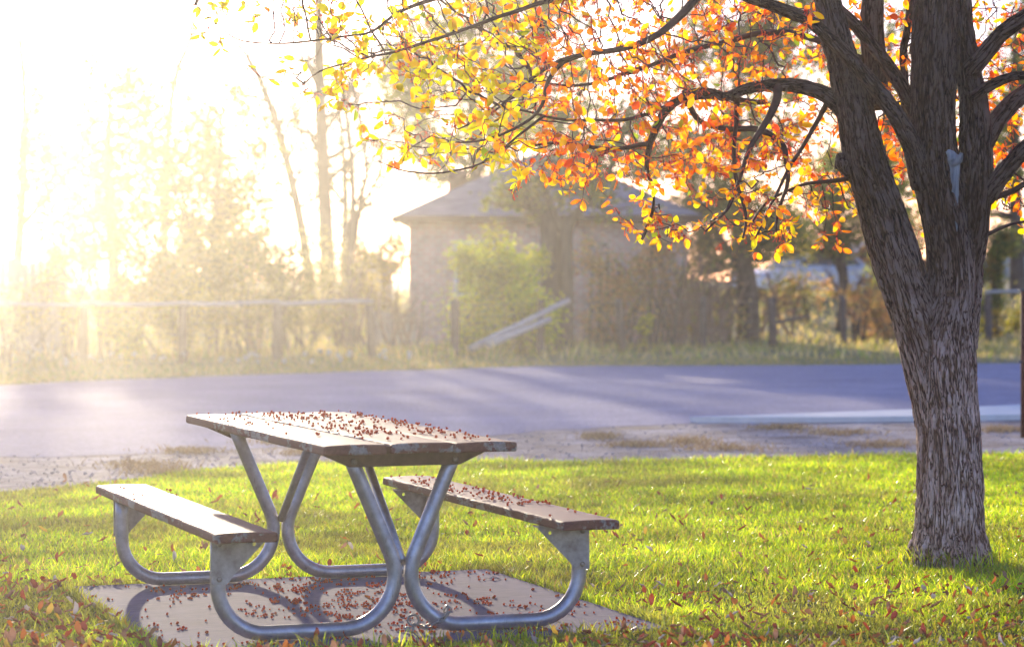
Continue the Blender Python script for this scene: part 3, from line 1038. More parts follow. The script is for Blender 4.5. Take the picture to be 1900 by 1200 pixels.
# dried clippings on the gravel
dm = MB()
for (px, py, wpx, hpx) in ((262, 858, 60, 5), (300, 871, 55, 6), (350, 833, 45, 3), (580, 836, 45, 4), (520, 818, 60, 3), (1110, 807, 25, 3), (1280, 816, 40, 4), (1340, 828, 60, 4), (1180, 822, 40, 3), (1560, 800, 50, 3), (1640, 822, 50, 4), (1450, 790, 40, 2), (830, 838, 40, 3), (1860, 795, 30, 3)):
    n = 420
    x_ = px + rs.normal(size=n) * wpx * .75; y_ = py + rs.normal(size=n) * hpx * .8
    dY = F * H / (y_ - 519 + 0.003 * (x_ - 950)); X = (x_ - 950) / F * dY
    c = np.array([[0.52, 0.36, 0.20], [0.38, 0.25, 0.14], [0.62, 0.48, 0.28]])[rs.randint(3, size=n)]
    blades(dm, X, dY, np.full(n, -.024), 0.03 + .05 * rs.rand(n), .006 + .004 * rs.rand(n), .75 + .24 * rs.rand(n), c)
tag(dm.build('dried_grass_litter', M['straw'], smooth=False), 'tufts of dried brown grass lying on the gravel shoulder', 'dry grass', kind='stuff')

# loose stones on the shoulder
sm = MB()
n = 2600
x_ = -60 + 2020 * rs.rand(n); le = np.interp(x_, [p[0] for p in lawn_edge], [p[1] for p in lawn_edge]); ne = np.interp(x_, [p[0] for p in near_edge[::-1]], [p[1] for p in near_edge[::-1]])
y_ = ne - 6 + (le + 4 - ne) * rs.rand(n) ** .8
dY = F * H / (y_ - 519 + 0.003 * (x_ - 950)); X = (x_ - 950) / F * dY
for q in range(n):
    s_ = 0.005 + 0.013 * rs.rand() ** 4
    g_ = .75 + .5 * rs.rand()
    sm.add(IV / .0054 * s_ * np.array([1, .8 + .4 * rs.rand(), .6]) * (.75 + .5 * rs.rand(len(IV), 1)) + np.array([X[q], dY[q], -.022]), IF, (.58 * g_, .48 * g_, .46 * g_))
M['stone'] = mat_leaf('small_stones', 0.0, 0.03, 0.5, dmul=1.0)
tag(sm.build('gravel_stones', M['stone'], smooth=False), 'loose small stones scattered over the gravel shoulder', 'gravel', kind='stuff')

# ------------------------------------------------------------------ the crab apple tree
TY0 = TREE[1]
tree = empty('crab_apple_tree', (TREE[0], TREE[1], 0))
tag(tree, 'big autumn fruit tree with furrowed forked trunk and orange yellow leaves on the lawn', 'tree')


def pp(spec, dy=0.0):
    """(px, py, width in px[, depth offset]) -> world points and radii"""
    pts, rad = [], []
    for s in spec:
        Y = TY0 + dy + (s[3] if len(s) > 3 else 0)
        pts.append(W(s[0], s[1], Y)); rad.append(s[2] / 2 / pxm(Y))
    return pts, rad


def spl(spec, dy=0.0, per=8):
    p, r = pp(spec, dy)
    q = spline([(*a, b_) for a, b_ in zip(p, r)], per)
    q = np.array(q)
    return q[:, :3], np.maximum(q[:, 3], .001)


stems = [
    spl([(1763, 1062, 168), (1763, 1035, 148), (1763, 1000, 132), (1763, 930, 126), (1760, 850, 118), (1757, 760, 116), (1752, 680, 118), (1752, 620, 108), (1765, 540, 92), (1762, 460, 88), (1748, 380, 86), (1735, 300, 84), (1732, 200, 80), (1732, 100, 84), (1736, 20, 82), (1740, -70, 70), (1742, -220, 50, .1)]),
    spl([(1745, 790, 90), (1728, 700, 92), (1700, 600, 90), (1668, 500, 90, -.03), (1638, 400, 84, -.04), (1608, 300, 80, -.05), (1590, 220, 70, -.05), (1570, 140, 62, -.04), (1548, 60, 52), (1530, -20, 44, .05), (1500, -160, 34, .1)]),
    spl([(1772, 640, 80, .03), (1785, 560, 70, .04), (1798, 480, 58, .03), (1808, 400, 60, .02), (1812, 300, 62), (1808, 200, 52), (1793, 110, 42), (1785, 30, 38, .05), (1786, -90, 32, .1)]),
]
tm = MB()
for P, R in stems:
    tm.add(*tube(P, R, 24))
# root flare and swellings
for a, rr in ((0.2, .06), (1.6, .05), (2.9, .06), (3.7, .062), (4.7, .06), (5.6, .062)):
    c, s = math.cos(a), math.sin(a)
    tm.add(*tube([(TREE[0] + c * .06, TREE[1] + s * .06, .36), (TREE[0] + c * .12, TREE[1] + s * .12, .14), (TREE[0] + c * .16, TREE[1] + s * .16, .03), (TREE[0] + c * .23, TREE[1] + s * .23, -.06)], [rr * .7, rr, rr * .95, rr * .5], 10))
kn = W(1573, 305, TY0 - .06)
tm.add(*tube([kn + Vector((-.035, 0, .05)), kn + Vector((-.03, -.02, 0)), kn + Vector((.01, -.01, -.06))], [.018, .04, .02], 10))
tmp = tm.build('tmp', M['bark'])
md = tmp.modifiers.new('r', 'REMESH'); md.mode = 'VOXEL'; md.voxel_size = 0.0062
ms = tmp.modifiers.new('s', 'SMOOTH'); ms.factor = 0.5; ms.iterations = 4
dg = bpy.context.evaluated_depsgraph_get()
me = bpy.data.meshes.new_from_object(tmp.evaluated_get(dg))
bpy.data.objects.remove(tmp)


def barkify(me, lines, amp, name):
    """Ridges along each stem: displace the surface and store where on the stem every vertex sits."""
    nv = len(me.vertices)
    co = np.zeros(nv * 3); me.vertices.foreach_get('co', co); co = co.reshape(-1, 3)
    no = np.zeros(nv * 3); me.vertices.foreach_get('normal', no); no = no.reshape(-1, 3)
    C, T_, S_, A_, R_ = [], [], [], [], []
    for q, (P, R) in enumerate(lines):
        P = np.array(P); t = np.gradient(P, axis=0); t /= np.linalg.norm(t, axis=1)[:, None]
        s = np.concatenate([[0], np.cumsum(np.linalg.norm(np.diff(P, axis=0), axis=1))]) + q * 9.3
        C.append(P); T_.append(t); S_.append(s); R_.append(R)
    C = np.concatenate(C); T_ = np.concatenate(T_); S_ = np.concatenate(S_); R_ = np.concatenate(R_)
    bc = np.zeros((nv, 3)); hh = np.zeros(nv)
    for a in range(0, nv, 4000):
        d = co[a:a + 4000, None, :] - C[None]
        dist = np.linalg.norm(d, axis=2) - R_[None]
        kx = dist.argmin(1)
        dd = d[np.arange(len(kx)), kx]
        al = (dd * T_[kx]).sum(1)
        bc[a:a + 4000, 2] = S_[kx] + al
        rad = dd - al[:, None] * T_[kx]
        bc[a:a + 4000, :2] = rad[:, :2] + np.where(np.abs(T_[kx][:, 2:3]) < .5, rad[:, 2:3] * np.array([[0.3, 1.0]]), 0)
    for i_ in range(nv):
        x, y, s = bc[i_]
        x += 0.06 * s * .4; 
        wob = 0.02 * mnoise.noise(Vector((x * 3, y * 3, s * 5)))
        v = Vector((x * 34 + wob * 30, y * 34, s * 5.2))
        a1 = 1 - abs(mnoise.noise(v)) * 2.3
        a2 = 1 - abs(mnoise.noise(v * 1.9 + Vector((5, 3, s * 5)))) * 2.2
        br = mnoise.noise(Vector((x * 20, y * 20, s * 24)))
        hh[i_] = 1.0 - max(0, 0.55 * a1 + 0.45 * a2) ** 1.8 - 0.25 * max(0, br)
    hh = np.clip(hh, 0, 1)
    low = np.array([mnoise.noise(Vector((x * 6, y * 6, s * 2.5))) for x, y, s in bc])
    co += no * (amp * (hh - .55) + amp * .9 * low)[:, None]
    me.vertices.foreach_set('co', co.astype(np.float32).ravel())
    for at in list(me.color_attributes):
        me.color_attributes.remove(at)
    a = me.color_attributes.new('col', 'FLOAT_COLOR', 'POINT')
    a.data.foreach_set('color', np.stack([hh, hh, hh, np.ones(nv)], 1).astype(np.float32).ravel())
    b_ = me.attributes.new('barkco', 'FLOAT_VECTOR', 'POINT')
    b_.data.foreach_set('vector', bc.astype(np.float32).ravel())
    me.polygons.foreach_set('use_smooth', np.ones(len(me.polygons), bool))
    me.update()
    return me


def attach(me, name, parent, mat):
    co = np.zeros(len(me.vertices) * 3); me.vertices.foreach_get('co', co)
    co = co.reshape(-1, 3) - np.array(parent.location)
    me.vertices.foreach_set('co', co.astype(np.float32).ravel())
    me.materials.clear(); me.materials.append(mat)
    me.name = name; me.update()
    o = bpy.data.objects.new(name, me); COL.objects.link(o); o.parent = parent
    return o


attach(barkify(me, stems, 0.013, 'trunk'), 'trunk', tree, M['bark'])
# pale dead wood in the fork
P, R = spl([(1758, 280, 8, -.11), (1766, 292, 24, -.095), (1770, 310, 20, -.09), (1771, 345, 16, -.085), (1772, 390, 15, -.082), (1773, 430, 15, -.082), (1778, 468, 12, -.07), (1781, 490, 7, -.05)], per=14)
dw = MB().add(*tube(P, R, 22)); P2, R2 = spl([(1768, 305, 18, -.1), (1780, 294, 14, -.12), (1785, 284, 5, -.13)])
dw.add(*tube(P2, R2, 8))
for arr in dw.v:
    for i_ in range(len(arr)):
        q = Vector(arr[i_])
        arr[i_] += np.array([mnoise.noise(Vector((q.x * 60, q.y * 60, q.z * 9))), mnoise.noise(Vector((q.x * 60, q.y * 60, q.z * 9 + 40))) - .2, 0]) * .008
dw.build('dead_wood', M['deadwood'], tree)

# limbs: (px, py, width, depth offset)
LIMBS = [
    [(1712, 345, 46, -.02), (1690, 265, 37, -.10), (1650, 195, 31, -.16), (1600, 135, 27, -.2), (1550, 82, 25, -.22), (1505, 42, 23, -.22), (1450, 18, 22, -.2), (1390, -4, 20, -.15), (1330, -30, 16, -.1)],
    [(1724, 285, 40, .12), (1698, 205, 31, .16), (1652, 128, 26, .2), (1600, 62, 23, .25), (1555, 18, 21, .3), (1500, -20, 22, .3)],
    [(1605, 260, 40, .0), (1566, 205, 36, -.02), (1530, 175, 30, -.02), (1480, 160, 26, .0), (1430, 158, 22, .02), (1385, 165, 20, .04), (1350, 178, 17, .05), (1310, 172, 16, .07), (1270, 180, 16, .08), (1235, 205, 15, .1), (1215, 245, 13, .12), (1203, 285, 10, .13), (1200, 310, 9, .15), (1212, 350, 6, .18), (1210, 400, 5, .2), (1190, 445, 3.5, .22)],
    [(1444, 160, 18, .0), (1438, 195, 16, -.06), (1412, 240, 12, -.12), (1385, 285, 9, -.16), (1372, 330, 7, -.2), (1350, 385, 6, -.24), (1310, 430, 4, -.3)],
    [(1368, 168, 12, .06), (1365, 215, 9, .1), (1362, 290, 8, .1), (1370, 350, 7, .08), (1382, 400, 6, .05), (1378, 440, 4, 0)],
    [(1270, 182, 12, .1), (1300, 225, 10, .2), (1345, 238, 11, .25), (1410, 243, 12, .22), (1450, 268, 13, .2), (1460, 300, 10, .18), (1462, 340, 8, .16), (1445, 385, 6, .1), (1440, 430, 4, .05)],
    [(1210, 265, 10, .13), (1150, 275, 8, .16), (1090, 272, 7, .2), (1020, 264, 5, .25), (960, 280, 3, .3)],
    [(1300, -10, 17, -.25), (1262, 30, 15, -.3), (1225, 62, 13, -.35), (1170, 85, 12, -.4), (1100, 100, 10, -.42), (1045, 120, 9, -.45), (1020, 150, 8, -.48), (1008, 190, 7, -.5), (985, 220, 6, -.52), (940, 245, 5, -.55), (880, 262, 4, -.6), (830, 262, 3, -.6)],
    [(1100, 100, 8, -.42), (1030, 120, 7, -.5), (960, 170, 6, -.6), (905, 215, 4, -.65), (850, 240, 3, -.7)],
    [(1420, 190, 10, .3), (1300, 180, 8, .35), (1190, 215, 7, .4), (1100, 225, 6, .4), (1010, 215, 5, .4), (930, 195, 3, .4)],
    [(1130, -20, 12, -.6), (1010, 5, 9, -.7), (900, 40, 7, -.75), (800, 75, 6, -.8), (730, 95, 5, -.8), (660, 110, 4, -.85), (600, 130, 3, -.9), (560, 160, 2.5, -.9)],
    [(930, -30, 9, -.9), (760, 15, 7, -1.0), (690, 60, 5, -1.0), (640, 70, 4, -1.0), (560, 80, 4, -1.0), (500, 80, 3, -1.0), (440, 75, 2.5, -1.0), (395, 40, 2, -1.0), (365, 8, 1.8, -1.0)],
    [(1010, 215, 6, -.5), (960, 255, 5, -.6), (915, 290, 4.5, -.7), (870, 312, 4, -.75), (810, 320, 3.5, -.8), (750, 316, 3, -.8), (700, 298, 2, -.8)],
    [(1600, 110, 14, .4), (1450, 60, 12, .6), (1300, 90, 10, .8), (1180, 130, 8, .9), (1080, 160, 6, 1.0), (980, 150, 4, 1.0)],
    [(1580, 330, 10, .1), (1540, 335, 8, .15), (1490, 345, 6, .2), (1430, 370, 5, .25), (1390, 420, 4, .25)],
    [(1540, 176, 11, .0), (1518, 222, 10, .1), (1490, 270, 8, .1), (1455, 330, 7, .05), (1430, 380, 5, 0), (1400, 440, 4, -.05)],
    [(1826, 365, 40, .0), (1850, 335, 34, -.04), (1880, 300, 32, -.08), (1920, 260, 28, -.12), (1990, 210, 22, -.1)],
    [(1800, 330, 40, .15), (1835, 250, 36, .2), (1870, 200, 34, .25), (1930, 150, 28, .3)],
    [(1800, 130, 36, -.05), (1828, 98, 32, -.1), (1862, 60, 30, -.15), (1905, 30, 28, -.2), (1970, -10, 22, -.2)],
    [(1808, 180, 24, -.1), (1835, 160, 20, -.15), (1870, 145, 18, -.2), (1910, 138, 16, -.22)],
    [(1822, 380, 14, .05), (1850, 365, 12, .1), (1885, 350, 11, .1), (1930, 325, 10, .1)],
    [(1815, 445, 10, .02), (1845, 430, 7, 0), (1880, 416, 6, 0), (1920, 408, 5, 0)],
    [(1683, 260, 18, .3), (1680, 180, 15, .35), (1676, 100, 14, .4), (1690, 10, 13, .4), (1700, -80, 12, .4)],
    [(1625, 200, 48, .35), (1622, 120, 46, .4), (1618, 50, 44, .45), (1622, -40, 38, .5), (1630, -160, 26, .5)],
    [(1530, -20, 22, .05), (1440, -120, 16, -.2), (1300, -190, 12, -.5), (1120, -200, 8, -.8), (950, -170, 5, -1.0)],
    [(1742, -120, 30, .1), (1800, -220, 20, -.4), (1850, -300, 12, -.9)],
    [(1742, -120, 30, .1), (1640, -260, 20, .5), (1500, -330, 12, 1.0)],
    [(1786, -60, 24, .1), (1880, -160, 18, .5), (2000, -220, 12, .9)],
]
nodes, npar, nfix = [], [], []
for sp in LIMBS:
    P, R = spl(sp, per=9)
    P = np.array(P)
    # small crookedness
    for i_ in range(1, len(P)):
        if R[i_] < .022:
            P[i_] += 0.010 * np.array([mnoise.noise(Vector(P[i_]) * 6), mnoise.noise(Vector(P[i_]) * 6 + Vector((9, 0, 0))), mnoise.noise(Vector(P[i_]) * 6 + Vector((0, 7, 0)))])
    v, f = tube(P, R, 14 if R.max() > .02 else 8)
    mb = MB().add(v, f)
    if R.max() > 0.024:
        # subdivide along and round for bark relief
        P3 = np.array(spline(P, 5)); R3 = np.interp(np.linspace(0, 1, len(P3)), np.linspace(0, 1, len(R)), R)
        mb = MB().add(*tube(P3, R3, 26))
        me = mb.mesh('branch')
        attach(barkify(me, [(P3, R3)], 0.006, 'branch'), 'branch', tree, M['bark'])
    else:
        mb.build('branch', M['twig'], tree)
    for a, b_ in zip(P[::2], R[::2]):
        if b_ < .02:
            nodes.append(a); npar.append(-1); nfix.append(True)

# crown volume
zr = ([0.5, 0.8, 1.45, 2.0, 2.4, 2.8, 3.3, 3.65, 4.2], [1.50, 1.47, 1.54, 1.70, 1.86, 2.00, 2.27, 2.62, 3.2])
A = []
tries = 0
while len(A) < 5200 and tries < 400000:
    tries += 1
    X = -1.7 + 7.2 * rs.rand(); Y = 11.1 + 3.6 * rs.rand(); Z = 1.46 + 2.9 * rs.rand()
    dx, dyv = X - TREE[0], (Y - TY0) * 1.5
    r = math.hypot(dx, dyv)
    if r > 4.0 or r < .3: continue
    zl = np.interp(r, *zr) + (0.14 if X > TREE[0] + .2 else 0)
    zl += 0.16 * mnoise.noise(Vector((X * 2.1, Y * 2.1, 0)))
    if Z < zl: continue
    if 1.35 < X < 3.4 and Y < TY0 + .18 and Z < 2.95: continue
    if X > 2.0 and Y < TY0 - .1 and Z < 2.9: continue
    p = 1.0
    if X > 0.2 and Y < TY0 - .1 and rs.rand() < .8: continue
    pxv = 950 + X / Y * F
    if pxv < 1000: p *= 0.62
    if pxv < 720: p *= 0.55
    if Z > 2.95: p *= 0.28
    if X > 1.2 and Y > TY0: p *= 1.4
    if X > 2.25: p *= 1.5
    p *= 0.25 + 1.5 * max(0, .5 + mnoise.noise(Vector((X * 2.6, Y * 2.6, Z * 2.6))))
    if rs.rand() < p: A.append((X, Y, Z))
A = np.array(A)
nodes = [np.array(n_) for n_ in nodes]
pos = np.array(nodes)
best = np.full(len(A), 1e9); bi = np.zeros(len(A), int)


def upd(start):
    new = np.array(nodes[start:])
    for a in range(0, len(A), 1500):
        d = np.linalg.norm(A[a:a + 1500, None] - new[None], axis=2)
        k_ = d.argmin(1); m_ = d[np.arange(len(k_)), k_]
        u = m_ < best[a:a + 1500]
        best[a:a + 1500][u] = m_[u]; bi[a:a + 1500][u] = k_[u] + start


upd(0)
alive = np.ones(len(A), bool)
for it in range(46):
    act = alive & (best < 1.1)
    if not act.any(): break
    acc_ = {}
    for a in np.nonzero(act)[0]:
        d = A[a] - nodes[bi[a]]
        acc_.setdefault(bi[a], []).append(d / (np.linalg.norm(d) + 1e-9))
    s0 = len(nodes)
    for k_, ds in acc_.items():
        d = np.mean(ds, 0) + rs.normal(size=3) * .22 + np.array([0, 0, -.05])
        d /= np.linalg.norm(d) + 1e-9
        nodes.append(nodes[k_] + d * .055); npar.append(int(k_)); nfix.append(False)
    upd(s0)
    alive &= best > .075
cnt = np.zeros(len(nodes)); kids = np.zeros(len(nodes), int)
for q in range(len(nodes) - 1, -1, -1):
    if npar[q] >= 0:
        cnt[q] += 1; cnt[npar[q]] += cnt[q]; kids[npar[q]] += 1
pos = np.array(nodes)
rad = 0.0012 * np.maximum(cnt, 1) ** 0.36
tw_mb = MB()
sel = [q for q in range(len(nodes)) if npar[q] >= 0]
for q in sel:
    p0, p1 = pos[npar[q]], pos[q]
    r0 = rad[q] if nfix[npar[q]] else min(rad[npar[q]], rad[q] * 1.5)
    tw_mb.add(*tube([p0, p1], [r0, rad[q]], 5 if rad[q] > .003 else 4, cap=False))
tw_mb.build('twig_network', M['twig'], tree)

LEAFV, LEAFF = zip(*[leaf_shape(1.0, 0.52 + .06 * (q % 3), (0.5, 0.9, 0.2, 1.2)[q % 4], (0.3, 0.15, 0.5)[q % 3], 0.02, 60 + q, ns=4) for q in range(8)])
lf = MB(); fr_ = MB()
CY = {'yg': np.array([0.62, 0.66, 0.005]), 'y': np.array([0.95, 0.60, 0.003]), 'o': np.array([0.95, 0.29, 0.005]), 'r': np.array([0.80, 0.12, 0.02]), 'g': np.array([0.22, 0.36, 0.03])}
tip_dir = {}


def put_leaf(p, d, size, col):
    d = d / (np.linalg.norm(d) + 1e-9)
    up = np.array([0, 0, 1.0]) + rs.normal(size=3) * .7
    s = np.cross(up, d); s /= np.linalg.norm(s) + 1e-9
    u = np.cross(d, s)
    q = rs.randint(8)
    v = LEAFV[q] * size
    lf.add(p + v[:, :1] * d + v[:, 1:2] * s + v[:, 2:3] * u, LEAFF[q], col)


nleaf = nfr = 0
for q in sel:
    if cnt[q] > 9: continue
    p = pos[q]
    d0 = pos[q] - pos[npar[q]]
    pxv = 950 + p[0] / p[1] * F
    pyv = 519 - (p[2] - H) / p[1] * F
    low = pyv > 330 and pxv > 1000
    left = pxv < 1000
    nl = (rs.choice([0, 2, 3, 4, 6], p=[.10, .18, .27, .27, .18]) if kids[q] == 0 else rs.choice([0, 1, 2, 3], p=[.34, .33, .22, .11]))
    pw = [.48, .42, .06, .01, .03] if left else ([.20, .57, .19, .02, .02] if low else [.06, .36, .44, .12, .02])
    blend = np.clip((pxv - 820) / 360, 0, 1)
    if left: pw = [.55 - .3 * blend, .36 + .1 * blend, .06 + .17 * blend, .01 + .02 * blend, .02 + .01 * blend]
    for _ in range(nl):
        c = CY[['yg', 'y', 'o', 'r', 'g'][rs.choice(5, p=pw)]] * (0.75 + .35 * rs.rand())
        dd = d0 / .055 * .5 + rs.normal(size=3) * .55 + np.array([-.1, 0, -.55])
        dd /= np.linalg.norm(dd)
        pe = p + dd * .014
        put_leaf(pe, dd, (0.042 if left else 0.034) + 0.030 * rs.rand(), c); nleaf += 1
    # fruit stalks
    if rs.rand() < (0.34 if left else 0.85 if not low else .6):
        for _ in range(rs.randint(3, 7)):
            dd = rs.normal(size=3) * .55 + np.array([0, 0, -.55]); dd /= np.linalg.norm(dd)
            L_ = .022 + .016 * rs.rand()
            e = p + dd * L_ + np.array([0, 0, -.006])
            fr_.add(*tube([p, p + dd * L_ * .5, e], [.0013, .0011, .0014], 3, cap=False), col=((0.85, 0.15, 0.04), (0.9, 0.30, 0.05), (0.7, 0.10, 0.05))[rs.randint(3)]); nfr += 1
            if rs.rand() < .42:
                fr_.add(IV * (0.75 + .35 * rs.rand()) + e, IF, (0.60, 0.07, 0.015) if rs.rand() < .7 else (0.75, 0.24, .03))
lf.build('foliage', M['leaf'], tree)
M['stalk'] = mat_leaf('fruit_stalks', 0.45, 0.08, 0.3, tmul=(2.2, 1.7, 1.3))
fr_.build('fruit_clusters', M['stalk'], tree)
print('twigs', len(sel), 'leaves', nleaf, 'stalks', nfr)

# ------------------------------------------------------------------ fence across the road
FXY = [(-230, 42.2), (-30, 42.6), (155, 43.2), (338, 43.8), (513, 44.6), (690, 45.6), (843, 46.8), (1002, 48.5), (1156, 50.5), (1304, 52.0), (1434, 53.3), (1567, 55.0), (1700, 56.0), (1835, 57.0), (1985, 58.0)]
fence = empty('fence', (W(690, 600, 45.6).x, 45.6, 0))
tag(fence, 'old wooden post fence with top pole and wire along the far side of the road', 'fence')
fp = []
for q, (px, Y) in enumerate(FXY):
    x = (px - 950) / F * Y
    z0 = terrain(x, Y) - .04
    hgt = 0.99 if px < 700 else (1.0 + .08 * rs.rand())
    r = .072 + .012 * rs.rand()
    ln = Vector((rs.normal() * .015, rs.normal() * .02, 0)) if px < 700 else Vector((rs.normal() * .04, rs.normal() * .04, 0))
    base = Vector((x, Y, z0)); top = base + Vector((0, 0, hgt)) + ln
    P = [base + (top - base) * t for t in np.linspace(0, 1, 7)]
    P = [p + Vector((mnoise.noise(p * 2.1), mnoise.noise(p * 2.3 + Vector((4, 0, 0))), 0)) * .012 for p in P]
    MB().add(*tube(P, [r * (1.08 - .12 * t + .05 * mnoise.noise(Vector((q, t * 4, 0)))) for t in np.linspace(0, 1, 7)], 9)).build('post', M['postwood'], fence)
    fp.append(top)
for q in list(range(0, 5)) + [13]:
    a, b_ = fp[q] + Vector((-.05, -.02, .045)), fp[q + 1] + Vector((.05, -.02, .045))
    P = [a + (b_ - a) * t + Vector((0, 0, .018 * math.sin(t * 5 + q))) for t in np.linspace(0, 1, 9)]
    MB().add(*tube(P, np.linspace(.042, .034, 9), 9)).build('rail', M['railwood'], fence)
wm = MB()
for q in range(len(fp) - 1):
    a, b_ = fp[q], fp[q + 1]
    for t in (.12, .32, .52, .72, .92):
        za = a.copy(); zb = b_.copy()
        za.z = a.z - 1.0 * (1 - t); zb.z = b_.z - 1.0 * (1 - t)
        za.y -= .08; zb.y -= .08
        wm.add(*tube([za, (za + zb) / 2 + Vector((0, 0, -.015)), zb], .0028, 4, cap=False))
    nvv = 9
    for u in range(1, nvv):
        p = a + (b_ - a) * (u / nvv); p.y -= .08
        wm.add(*tube([p - Vector((0, 0, .9)), p - Vector((0, 0, .06))], .0024, 4, cap=False))
wm.build('wire_mesh', M['wire'], fence, smooth=False)


def pole(name, label, a, b_, r0, r1, mat, cat):
    P = [a + (b_ - a) * t for t in np.linspace(0, 1, 8)]
    mb = MB().add(*tube([p - a + Vector((0, 0, .01 * mnoise.noise(p * 3))) for p in P], np.linspace(r0, r1, 8), 9))
    o = mb.build(name, mat); o.location = a
    return tag(o, label, cat)


pole('fallen_rail', 'longer broken fence rail leaning against a post by the yellow bush', W(872, 648, 47.2), W(1056, 556, 48.25), .075, .05, M['railwood'], 'rail')
pole('fallen_rail', 'shorter broken rail end propped just under the longer leaning rail', W(905, 640, 47.0), W(1020, 592, 47.9), .07, .055, M['railwood'], 'rail')

# dandelion seed heads on the verge
stm = MB().add(*tube([(0, 0, 0), (.006, 0, .09), (.004, .004, .17)], .003, 5), col=(.35, .42, .12)).mesh('stem'); stm.materials.append(M['straw'])
hd = MB(); hv = rs.normal(size=(90, 3)); hv /= np.linalg.norm(hv, axis=1)[:, None]
for v in hv:
    s = np.cross(v, (0.3, .5, .8)); s /= np.linalg.norm(s)
    hd.add(np.array([v * .004, v * .034 + s * .006, v * .034 - s * .006]) + np.array([.004, .004, .175]), np.array([[0, 1, 2]]), (.9, .9, .88))
hm = hd.mesh('seed_head', smooth=False); hm.materials.append(M['puff'])
for q in range(46):
    if q < 30: px, py = 120 + 560 * rs.rand() ** .9, 669 + 9 * rs.normal() * .5
    else: px, py = (20 + 100 * rs.rand(), 640 + 25 * rs.rand()) if q < 40 else (700 + 60 * rs.rand(), 664 + 4 * rs.rand())
    g = G(px, py + 12)
    e = empty('dandelion', (g.x, g.y, -.03), rs.rand() * 6); e.scale = [0.9 + .5 * rs.rand()] * 3
    tag(e, 'white dandelion seed head on the sunny verge before the fence', 'dandelion', 'dandelion seed heads along the verge')
    for nm, m_ in (('stem', stm), ('seed_head', hm)):
        o = bpy.data.objects.new(nm, m_); COL.objects.link(o); o.parent = e

# rusty post at the edge of the view
g = G(1900, 806)
mp_ = empty('metal_post', (g.x, g.y, 0)); tag(mp_, 'thin rusty red metal post with dark cap standing beside the road', 'post')
zt = W(1900, 540, g.y).z
MB().add(*tube([(g.x, g.y, -.03), (g.x, g.y, zt)], .030, 14)).build('shaft', M['rust'], mp_)
MB().add(*tube([(g.x, g.y, zt), (g.x, g.y, zt + .012), (g.x, g.y, zt + .016)], [.045, .045, .02], 14)).build('cap', M['capmetal'], mp_)
MB().add(*tube([(g.x - .052, g.y - .01, W(1900, 671, g.y).z), (g.x + .03, g.y - .01, W(1900, 671, g.y).z)], .012, 8)).build('bolt', M['capmetal'], mp_)

# ------------------------------------------------------------------ house
HY = 57.0
hx0 = W(759, 500, HY).x; hx1 = W(1275, 500, HY).x
hz0 = .1; ez = W(800, 408, HY).z
house = empty('brick_house', ((hx0 + hx1) / 2, HY, hz0)); tag(house, 'low pink brick house with grey hipped roof behind the trees across the road', 'house')


def uvbox(name, x0, x1, y0, y1, z0, z1, mat, parent):
    v = []; f = []; uv = []
    for (a, b_) in (((x0, y0), (x1, y0)), ((x1, y0), (x1, y1)), ((x1, y1), (x0, y1)), ((x0, y1), (x0, y0))):
        k_ = len(v); L_ = math.hypot(b_[0] - a[0], b_[1] - a[1])
        v += [(a[0], a[1], z0), (b_[0], b_[1], z0), (b_[0], b_[1], z1), (a[0], a[1], z1)]; f.append([k_, k_ + 1, k_ + 2, k_ + 3])
        uv += [(0, 0), (L_, 0), (L_, z1 - z0), (0, z1 - z0)]
    k_ = len(v); v += [(x0, y0, z1), (x1, y0, z1), (x1, y1, z1), (x0, y1, z1)]; f.append([k_, k_ + 1, k_ + 2, k_ + 3]); uv += [(0, 0), (.1, 0), (.1, .1), (0, .1)]
    o = MB().add(v, f).build(name, mat, parent, smooth=False)
    l = o.data.uv_layers.new(name='UVMap')
    vi = [lp_.vertex_index for lp_ in o.data.loops]
    for q, k_ in enumerate(vi): l.data[q].uv = uv[k_]
    return o


def hip(name, x0, x1, y0, y1, z, h, ov, mat, parent, ridge=.3):
    x0 -= ov; x1 += ov; y0 -= ov; y1 += ov
    ym = (y0 + y1) / 2; ins = (y1 - y0) / 2
    a = min(x0 + ins, (x0 + x1) / 2 - ridge); b_ = max(x1 - ins, (x0 + x1) / 2 + ridge)
    v = [(x0, y0, z), (x1, y0, z), (x1, y1, z), (x0, y1, z), (a, ym, z + h), (b_, ym, z + h)]
    v2 = [(p[0], p[1], p[2] + .09) for p in v]
    f = [[0, 1, 5, 4], [1, 2, 5], [2, 3, 4, 5], [3, 0, 4]]
    f2 = [[k_ + 6 for k_ in q] for q in f]
    rim = [[q, (q + 1) % 4, (q + 1) % 4 + 6, q + 6] for q in range(4)]
    return MB().add(v + v2, [q[::-1] for q in f] + f2 + rim).build(name, mat, parent, smooth=False)


